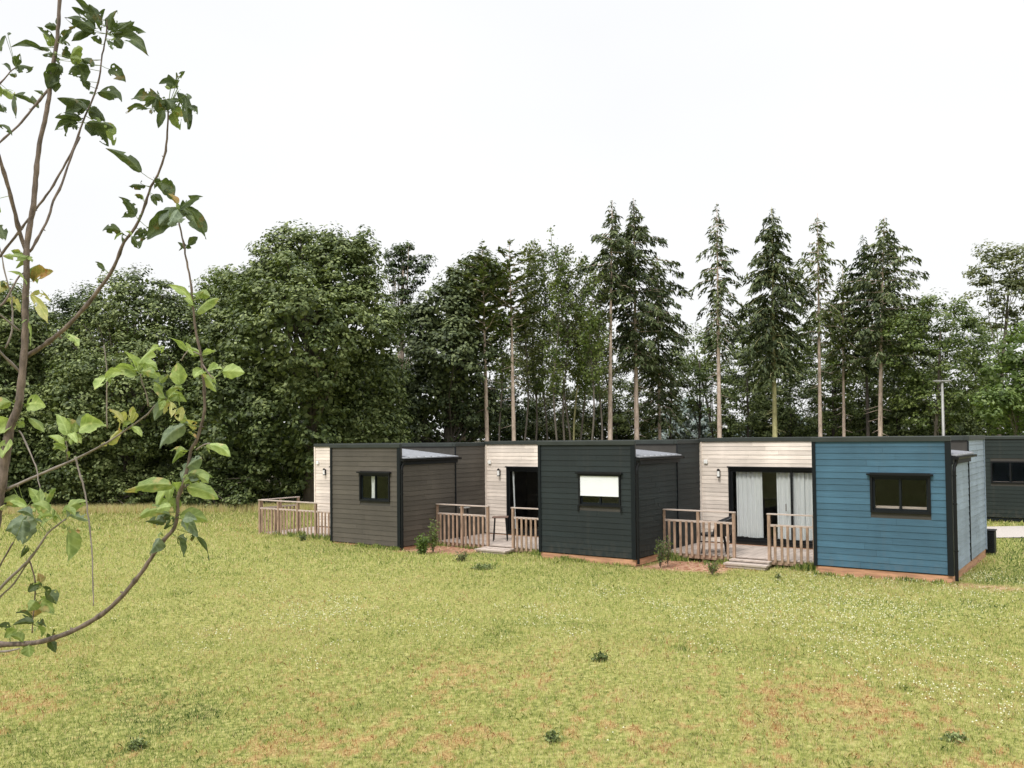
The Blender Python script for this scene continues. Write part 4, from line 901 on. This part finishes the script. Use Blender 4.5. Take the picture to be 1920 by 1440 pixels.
# name, points, width px start-end, depth start-end, bark
BR = [
 ('trunk', [(-75,2640),(-66,1900),(-50,1400),(-32,1180),(-14,1010),(2,910),(12,845),(20,800),(35,760),(42,700),(47,633),(48,567),(50,517),(50,467),(55,430),(63,383),(72,283),(88,207),(98,133),(108,67),(112,0),(116,-60),(124,-160)], (46,5), (2.9,2.85), 'twig'),
 ('branch', [(48,468)]+Z5((110,1300),(60,1100),(0,900))+[(-30,215),(-60,120)], (8,5), (2.9,2.7), 'twig'),
 ('branch', [(-40,520),(-5,484)]+Z5((0,1440),(100,1310),(200,1180),(300,1040),(400,860),(440,760),(480,650),(520,560),(560,430),(580,280),(600,190),(600,110)), (5,2.5), (2.98,3.05), 'twig'),
 ('branch', [(54,470)]+Z5((180,1400),(270,1230),(300,1130),(350,1030),(400,880),(450,770)), (5,3.5), (2.88,3.0), 'twig'),
 ('branch', Z5((300,470),(200,590),(100,710),(0,800))+[(-30,300)], (5,3), (2.88,2.8), 'twig'),
 ('branch', [(-30,185)]+Z5((0,470),(60,400),(90,380)), (4,2), (3.0,3.05), 'twig'),
 ('branch', [(-30,560)]+Z6((0,520),(60,440),(110,350),(150,330)), (4,3), (2.8,2.88), 'twig'),
 ('branch', [(-20,640)]+Z6((0,780),(60,840),(120,900)), (4,5), (2.82,2.9), 'grayish'),
 ('branch', [(-20,575)]+Z6((0,570),(60,620),(110,660)), (3.5,3.5), (2.84,2.9), 'grayish'),
 ('branch', Z6((30,760),(60,690),(70,620),(65,480),(30,340),(0,200))+[(-10,440)], (3.5,2), (2.95,3.0), 'grayish'),
 ('branch', Z6((150,805),(250,740),(350,660),(450,560),(540,450),(620,340),(660,260),(700,160),(760,80),(800,0))+Z5((820,1140),(850,1050),(890,980),(930,850),(945,680),(945,600)), (8.5,3), (2.9,2.75), 'twig'),
 ('low_branch', [(-30,1195),(-12,1205)]+Z7((0,1345),(200,1335),(330,1300),(450,1250),(580,1170),(680,1080),(780,960),(850,860),(920,760),(980,690),(1000,600),(1000,520),(1030,450),(1060,330),(1075,250))+Z6((1100,1290),(1130,1200),(1150,1100),(1150,1000),(1140,900),(1130,800),(1105,680),(1085,520),(1070,370),(1045,250))+Z5((1040,1400),(1005,1240)), (10,3), (2.9,2.65), 'twig'),
 ('branch', [(-10,945)]+Z7((0,495),(200,400),(430,300),(600,210),(720,130),(830,50),(870,0))+Z6((900,1062),(940,1040)), (6,2.5), (2.9,2.72), 'grayish'),
 ('branch', Z6((832,1085),(825,1020),(800,950),(790,900)), (3,2), (2.75,2.72), 'grayish'),
 ('branch', Z7((105,150),(120,160),(200,340),(215,420),(228,470)), (3,2), (2.88,2.8), 'grayish'),
 ('branch', Z7((425,290),(440,350),(480,500),(505,700),(515,800),(520,900),(525,1130)), (3.5,2), (2.76,2.7), 'grayish'),
 ('branch', Z7((378,310),(376,230),(370,200)), (3,2), (2.76,2.74), 'grayish'),
 ('branch', Z6((603,1210),(600,1130),(602,900),(592,800),(585,740)), (2.5,2), (2.72,2.7), 'grayish'),
 ('branch', [(-35,1160),(-20,1128)]+Z7((0,1030),(100,930),(180,850),(270,720),(370,640)), (7,3), (2.85,2.75), 'grayish'),
 ('branch', [(-30,1160)]+Z7((0,1080),(80,1000),(160,880)), (4,3), (2.87,2.8), 'grayish'),
 ('branch', [(-30,1110)]+Z7((0,900),(75,770)), (4,3), (2.8,2.75), 'twig'),
 ('branch', Z7((165,870),(185,930),(200,1000),(195,1100),(180,1280)), (3,2), (2.8,2.85), 'twig'),
 ('branch', [(-30,1215)]+Z7((0,1385),(60,1380),(110,1368)), (5,3), (2.86,2.8), 'grayish'),
 ('branch', Z6((1140,850),(1180,910),(1200,930)), (3,2), (2.66,2.64), 'twig'),
 ('branch', Z6((1105,1330),(1150,1300),(1180,1295)), (3.5,2), (2.68,2.66), 'grayish'),
 ('branch', Z6((1130,800),(1060,770),(1020,830)), (2.5,2), (2.67,2.66), 'grayish'),
]
LF5 = [(575,130,440,-10,60,'D'),(560,120,500,30,60,'D'),(530,170,370,110,70,'D'),(540,160,410,50,45,'D'),(570,140,600,55,45,'D'),(610,170,660,60,60,'D'),(620,180,745,130,50,'D'),(640,200,845,325,70,'D'),(650,190,830,190,50,'D'),(640,220,690,275,50,'D'),(570,250,510,205,40,'D'),(600,230,640,285,30,'K'),
(320,150,250,150,40,'D'),(310,230,205,155,30,'D'),(290,260,250,190,55,'L'),(340,240,430,150,35,'D'),(250,285,80,265,35,'D'),(320,310,250,320,40,'D'),(350,320,380,260,60,'D'),(395,330,470,270,70,'L'),(460,330,535,380,45,'D'),(330,380,270,500,75,'D'),(330,360,320,525,80,'D'),(440,360,480,470,90,'D'),(440,370,390,420,50,'D'),(460,460,505,510,40,'D'),
(30,200,5,330,50,'D'),(95,370,190,395,70,'D'),(90,380,120,300,45,'D'),(620,390,710,470,65,'D'),(550,520,695,580,70,'D'),(0,500,100,575,50,'L'),(80,530,230,610,45,'D'),(240,530,200,515,20,'D'),(-10,590,35,640,35,'D'),(-10,700,70,765,30,'D'),(60,400,15,370,20,'D'),
(480,620,330,570,75,'D'),(470,600,370,640,60,'D'),(460,670,310,665,45,'D'),(440,690,310,740,50,'D'),(400,690,380,770,40,'D'),(500,620,590,680,60,'D'),(540,600,560,690,60,'D'),(490,690,620,835,80,'D'),(560,690,650,820,75,'L'),(795,970,605,845,55,'D'),
(900,560,750,570,75,'D'),(830,610,715,640,35,'D'),(930,560,930,660,85,'D'),(1000,520,1080,730,65,'D'),(1040,540,1060,735,50,'D'),(970,630,1020,735,60,'L'),(960,500,950,420,60,'D'),(1000,500,890,480,50,'D'),(990,480,1040,395,25,'D'),(920,620,890,725,40,'D'),(1060,600,1115,655,38,'D'),(940,560,1000,650,80,'D'),(880,550,800,620,40,'D'),
(820,1045,725,1055,38,'D'),(880,1030,990,1130,85,'D'),(910,1030,985,1060,60,'D'),(800,1120,760,1090,28,'D'),(850,1100,920,1140,35,'D'),(765,1215,670,1110,48,'D'),(990,1190,830,1350,90,'D'),(1000,1180,895,1270,85,'K'),(1020,1180,960,1285,90,'K'),(1010,1180,1155,1110,48,'D'),(1030,1170,1130,1310,85,'K'),(1060,1160,1175,1345,58,'D'),(1000,1150,950,1090,30,'B'),(680,1300,575,1300,52,'D'),(690,1310,690,1370,15,'D'),(740,1330,790,1400,60,'D'),(830,1300,755,1330,50,'D'),(1060,1380,1110,1335,38,'D'),(1040,1390,1005,1370,28,'D'),(1045,1395,1080,1395,24,'D'),(-10,1270,40,1365,60,'D')]
LF6 = [(150,250,20,250,55,'L'),(160,240,100,310,40,'L'),(185,380,315,330,80,'B'),(180,360,210,390,40,'L'),(20,380,-5,450,60,'Y'),(150,400,60,320,25,'G'),(170,460,290,620,58,'Y'),(155,610,190,750,35,'L'),(380,680,450,760,45,'G'),(60,470,120,560,40,'Y'),(0,420,30,390,40,'D'),(590,320,540,275,25,'D'),
(60,1060,-10,1100,65,'L'),(150,1080,268,1090,85,'G'),(70,1160,-10,1240,90,'G'),(60,1270,20,1380,60,'G'),(100,1180,140,1200,40,'L'),(160,1150,250,1240,40,'L'),
(350,1310,280,1250,45,'G'),(380,1250,330,1140,60,'G'),(420,1240,380,1150,60,'L'),(450,1200,490,1130,55,'K'),(450,1210,605,1200,95,'G'),(400,1250,460,1300,40,'L'),(370,1330,300,1290,35,'L'),(390,1240,440,1300,38,'G'),(350,1200,320,1130,30,'G'),
(690,1180,615,1100,38,'Y'),(700,1180,690,1110,38,'Y'),(730,1180,755,1085,48,'Y'),(750,1160,772,1120,30,'Y'),(740,1200,800,1260,32,'G'),(610,1300,690,1220,52,'Y'),
(775,890,710,775,55,'G'),(780,850,950,760,65,'G'),(770,910,640,880,65,'G'),(690,890,600,930,50,'G'),(600,920,540,1005,65,'G'),(800,880,925,945,55,'G'),(800,890,870,910,50,'L'),(860,940,930,985,38,'K'),
(1010,965,1000,840,80,'G'),(1060,780,960,690,42,'G'),(1130,790,1050,760,40,'G'),(1140,790,1212,770,32,'G'),(1100,450,1185,470,50,'L'),(1090,520,960,410,45,'G'),(1110,560,1235,490,58,'G'),(1150,900,1260,890,58,'G'),(1250,890,1378,900,75,'G'),(1140,880,1090,930,55,'G'),(1150,910,1212,1005,48,'G'),(1100,480,1150,440,35,'L'),
(930,1060,870,1160,55,'K'),(950,1040,1055,1060,55,'L'),(930,1040,880,950,48,'L'),(960,1060,970,1150,42,'Y'),(940,1000,1045,990,42,'L'),(930,1050,900,1110,30,'G'),(950,1030,1020,1080,35,'G'),(1010,1170,1030,1090,52,'Y'),(1040,1190,905,1325,80,'K'),(1085,1220,1055,1150,55,'Y'),(1160,1300,1300,1380,58,'G'),(1050,1430,1145,1380,70,'K'),(1040,1330,980,1400,45,'L'),(900,950,950,910,35,'L'),(830,900,800,830,25,'G')]
LF7 = [(970,450,715,490,75,'L'),(960,450,885,575,75,'G'),(1030,440,1210,400,58,'L'),(1050,460,1232,530,80,'G'),(1020,410,1110,300,75,'K'),(930,590,785,640,62,'L'),(960,570,880,600,52,'G'),(1010,580,890,570,52,'G'),(1010,620,1170,650,75,'L'),(1030,640,1120,740,62,'K'),(1080,720,1185,860,18,'D'),(1000,740,1045,850,52,'D'),(930,660,830,650,48,'D'),(900,750,850,835,68,'K'),(960,620,930,700,60,'D'),(1000,500,975,420,52,'G'),(1060,400,1190,440,60,'L'),(940,600,880,680,50,'K'),
(350,600,505,545,62,'L'),(380,690,400,872,95,'L'),(430,690,452,720,22,'Y'),(390,620,510,650,45,'K'),(200,640,50,710,115,'K'),(130,650,130,780,110,'K'),(320,620,210,640,62,'G'),(280,600,180,560,60,'L'),(250,560,315,465,45,'L'),(230,560,160,465,52,'G'),(130,560,-5,560,60,'L'),(160,800,125,855,32,'D'),(150,570,60,540,42,'G'),(30,560,-10,590,42,'Y'),(300,630,240,690,40,'L'),(210,600,290,560,45,'G'),(180,620,100,600,45,'K'),
(230,1000,215,945,42,'B'),(220,1010,160,1050,45,'D'),(240,1020,280,1060,50,'D'),(250,1050,325,1120,60,'D'),(200,1100,195,1190,92,'B'),(230,1110,315,1170,78,'L'),(180,1200,95,1160,36,'D'),(190,1220,80,1230,36,'D'),(200,1230,265,1240,42,'D'),(160,1350,170,1415,62,'L'),(280,1320,312,1390,42,'D'),(300,1300,300,1250,20,'D'),(50,1265,-5,1235,52,'D'),(100,1260,40,1300,50,'L'),(210,1240,240,1300,46,'L'),(130,1330,60,1290,50,'L')]
def apple_tree():
    rng = np.random.default_rng(77)
    base = at(-75, 2640, 2.9)
    root = empty('apple_tree', (base.x, base.y, 0)); tag(root, 'young apple tree with ragged insect eaten leaves, closest thing to the viewer at the left', 'tree')
    bo = Vector((base.x, base.y, 0)); objs = []; allp = []
    for name, pts, (w0, w1), (d0, d1), bk in BR:
        # resample with slight natural kinks
        P = []; n = len(pts); cum = [0]
        for a, b in zip(pts[:-1], pts[1:]): cum.append(cum[-1]+math.hypot(b[0]-a[0], b[1]-a[1]))
        for i, (x, y) in enumerate(pts):
            t = cum[i]/cum[-1]; d = d0+(d1-d0)*t
            P.append((x, y, d, t))
        Q = []
        for i in range(n-1):
            p0 = P[max(i-1, 0)]; p1 = P[i]; p2 = P[i+1]; p3 = P[min(i+2, n-1)]; st = max(2, int((cum[i+1]-cum[i])/10)) if name != 'trunk' or i > 2 else 6
            for s in range(st):
                u = s/st; Q.append(tuple(.5*((2*p1[c])+(-p0[c]+p2[c])*u+(2*p0[c]-5*p1[c]+4*p2[c]-p3[c])*u*u+(-p0[c]+3*p1[c]-3*p2[c]+p3[c])*u**3) for c in range(4)))
        Q.append(P[-1])
        if name == 'trunk': W = lambda t, y: 46 if y > 2000 else np.interp(y, [-160, 0, 300, 470, 700, 850, 1000, 1400, 2000, 2640], [4, 7, 9, 11, 13, 17, 22, 30, 36, 46])
        else: W = lambda t, y: w0+(w1-w0)*t
        rad = [max(.4, W(q[3], q[1])*(1+.06*math.sin(i*1.7)+rng.normal(0, .03)))*.5*q[2]/FPX*(1.28 if i % 9 == 4 and name != 'trunk' else 1) for i, q in enumerate(Q)]
        V3 = [at(q[0]+rng.normal(0, .35), q[1], q[2])-bo for q in Q]
        if name == 'trunk': V3[0].z = -.1
        mb = MB(); mb.tube(V3, rad, 9)
        # small buds / spur stubs
        if name != 'trunk' and len(Q) > 12:
            for i in range(6, len(Q)-3, 11):
                a = rng.uniform(0, 6.28); r_ = rad[i]; o = V3[i]; dv = Vector((math.cos(a), rng.uniform(-.4, .4), math.sin(a)))
                mb.tube([o, o+dv*r_*1.6, o+dv*r_*2.6], [r_*.6, r_*.55, r_*.15], 6)
        ob = mb.build(name if name == 'trunk' else 'branch', BARK[bk], root, True)
        objs.append([ob, []]); allp.append(np.array([q[:3] for q in Q]))
    LV = [(a/3, b/3+o, c/3, d/3+o, w/3, k) for off, LL in ((0, LF5), (400, LF6), (760, LF7)) for o in (off,) for (a, b, c, d, w, k) in LL]
    for (x0, y0, x1, y1, wd, kd) in list(LV):         # young leaflets and scales round the leaf rosettes
        if rng.random() < .75:
            a = rng.uniform(0, 6.28); l = rng.uniform(6, 17); LV.append((x0+rng.normal(0, 4), y0+rng.normal(0, 4), x0+math.cos(a)*l, y0+math.sin(a)*l+2, l*rng.uniform(.35, .6), kd if rng.random() < .7 else 'L'))
    for (x0, y0, x1, y1, wd, kd) in list(LV):         # overlapping leaves in the same rosettes
        l = math.hypot(x1-x0, y1-y0)
        if l > 26 and rng.random() < .38:
            a = math.atan2(y1-y0, x1-x0)+rng.choice([-1, 1])*rng.uniform(.4, 1.0); l *= rng.uniform(.45, .85); LV.append((x0, y0, x0+math.cos(a)*l, y0+math.sin(a)*l+3, wd*rng.uniform(.5, .9), kd if rng.random() < .75 else {'G': 'L', 'L': 'K', 'D': 'D', 'K': 'D', 'Y': 'G', 'B': 'L'}[kd]))
    # the unseen side of the tree left of the picture carries foliage too
    for _ in range(60):
        x = rng.uniform(-260, -30); y = rng.uniform(-80, 1250); a = rng.uniform(0, 6.28); l = rng.uniform(22, 55); LV.append((x, y, x+math.cos(a)*l, y+abs(math.sin(a))*l*.8, rng.uniform(14, 26), rng.choice(['D', 'L', 'G'])))
    for (bx, by, tx, ty, wd, kind) in LV:
        best = min(range(len(allp)), key=lambda i: np.min((allp[i][:, 0]-bx)**2+(allp[i][:, 1]-by)**2))
        A = allp[best]; j = np.argmin((A[:, 0]-bx)**2+(A[:, 1]-by)**2); dist = math.hypot(A[j, 0]-bx, A[j, 1]-by)
        d = A[j, 2]+rng.normal(0, .03)
        objs[best][1].append((bx, by, tx, ty, wd, kind, d, (A[j] if 1.5 < dist < 70 else None)))
    for ob, ls in objs:
        if not ls: continue
        vs = []; fs = []; mi = []; NL, NW = 18, 10; rib = []
        for (bx, by, tx, ty, wd, kind, d, anchor) in ls:
            p0 = at(bx, by, d)-bo; p1 = at(tx, ty, d+rng.normal(0, .018))-bo; ax = p1-p0; ln = ax.length; ax.normalize()
            view = Vector((0, 1, 0)); side = ax.cross(view).normalized(); nrm = side.cross(ax).normalized()
            tw = rng.normal(0, .35); side, nrm = side*math.cos(tw)+nrm*math.sin(tw), nrm*math.cos(tw)-side*math.sin(tw)
            wr = wd*d/FPX*1.15; arch = ln*rng.uniform(.05, .2); cup = rng.uniform(.3, .95)*(1 if rng.random() < .7 else -1); ph = rng.uniform(0, 6.28); wave = rng.uniform(.02, .07)*ln
            upv = Vector((0, 0, 1)); upv = (upv-ax*upv.dot(ax))
            holes = []
            if rng.random() < (.75 if kind in 'DB' else .5):
                for _ in range(rng.integers(1, 4)): holes.append((rng.uniform(.2, .95), rng.choice([-1, 1])*rng.uniform(.3, 1.05), rng.uniform(.06, .16)))
            b = len(vs)
            for i in range(NL+1):
                t = i/NL; half = wr*.5*(math.sin(math.pi*min(1, t**.78))**.8*(1-.12*t))+wr*.012
                edge = 1+.07*math.sin(t*17+ph)*(t*(1-t)*4)+rng.normal(0, .018)
                for j in range(NW+1):
                    s = (j/NW-.5)*2; q = p0+ax*(ln*t)+side*(half*edge*s)
                    q = q+nrm*(cup*half*abs(s)**1.3 - wr*.05*(1-abs(s))**3 + wave*math.sin(t*7+ph+s*1.5)*abs(s)) + upv*(arch*4*t*(1-t))-nrm*(ln*.12*t*t)
                    vs.append(tuple(q)); rib.append(max(0, 1-abs(s)*6)*(1-.6*t)+.45*max(0, math.sin((t*1.0-abs(s)*.28)*46))**5)
            for i in range(NL):
                for j in range(NW):
                    t = (i+.5)/NL; s = ((j+.5)/NW-.5)*2
                    if any(((t-h[0]))**2+((s-h[1])*wr/ln*.5)**2 < h[2]**2*.6 for h in holes) and abs(s) > .13: continue
                    a = b+i*(NW+1)+j; fs.append((a, a+1, a+NW+2, a+NW+1)); mi.append(AK.index(kind))
            # leaf stalk
            st = MB(); a0 = at(anchor[0], anchor[1], anchor[2])-bo if anchor is not None else p0-ax*ln*.15
            mid = (a0+p0)/2+Vector((0, 0, -.002)); st.tube([a0, mid, p0, p0+ax*ln*.35], [.0011, .0009, .0009, .0004], 5, False)
            b = len(vs); vs += st.v; rib += [0]*len(st.v); fs += [tuple(i+b for i in f) for f in st.f]; mi += [AK.index('G' if kind in 'GYL' else 'L')]*len(st.f)
        me = bpy.data.meshes.new('leaves'); me.from_pydata(vs, [], fs)
        ra = me.attributes.new('rib', 'FLOAT', 'POINT'); ra.data.foreach_set('value', rib)
        for _, m in AL: me.materials.append(m)
        me.polygons.foreach_set('material_index', mi); me.polygons.foreach_set('use_smooth', [True]*len(fs)); me.update()
        lo = bpy.data.objects.new('leaves', me); C.objects.link(lo); lo.parent = ob
apple_tree()
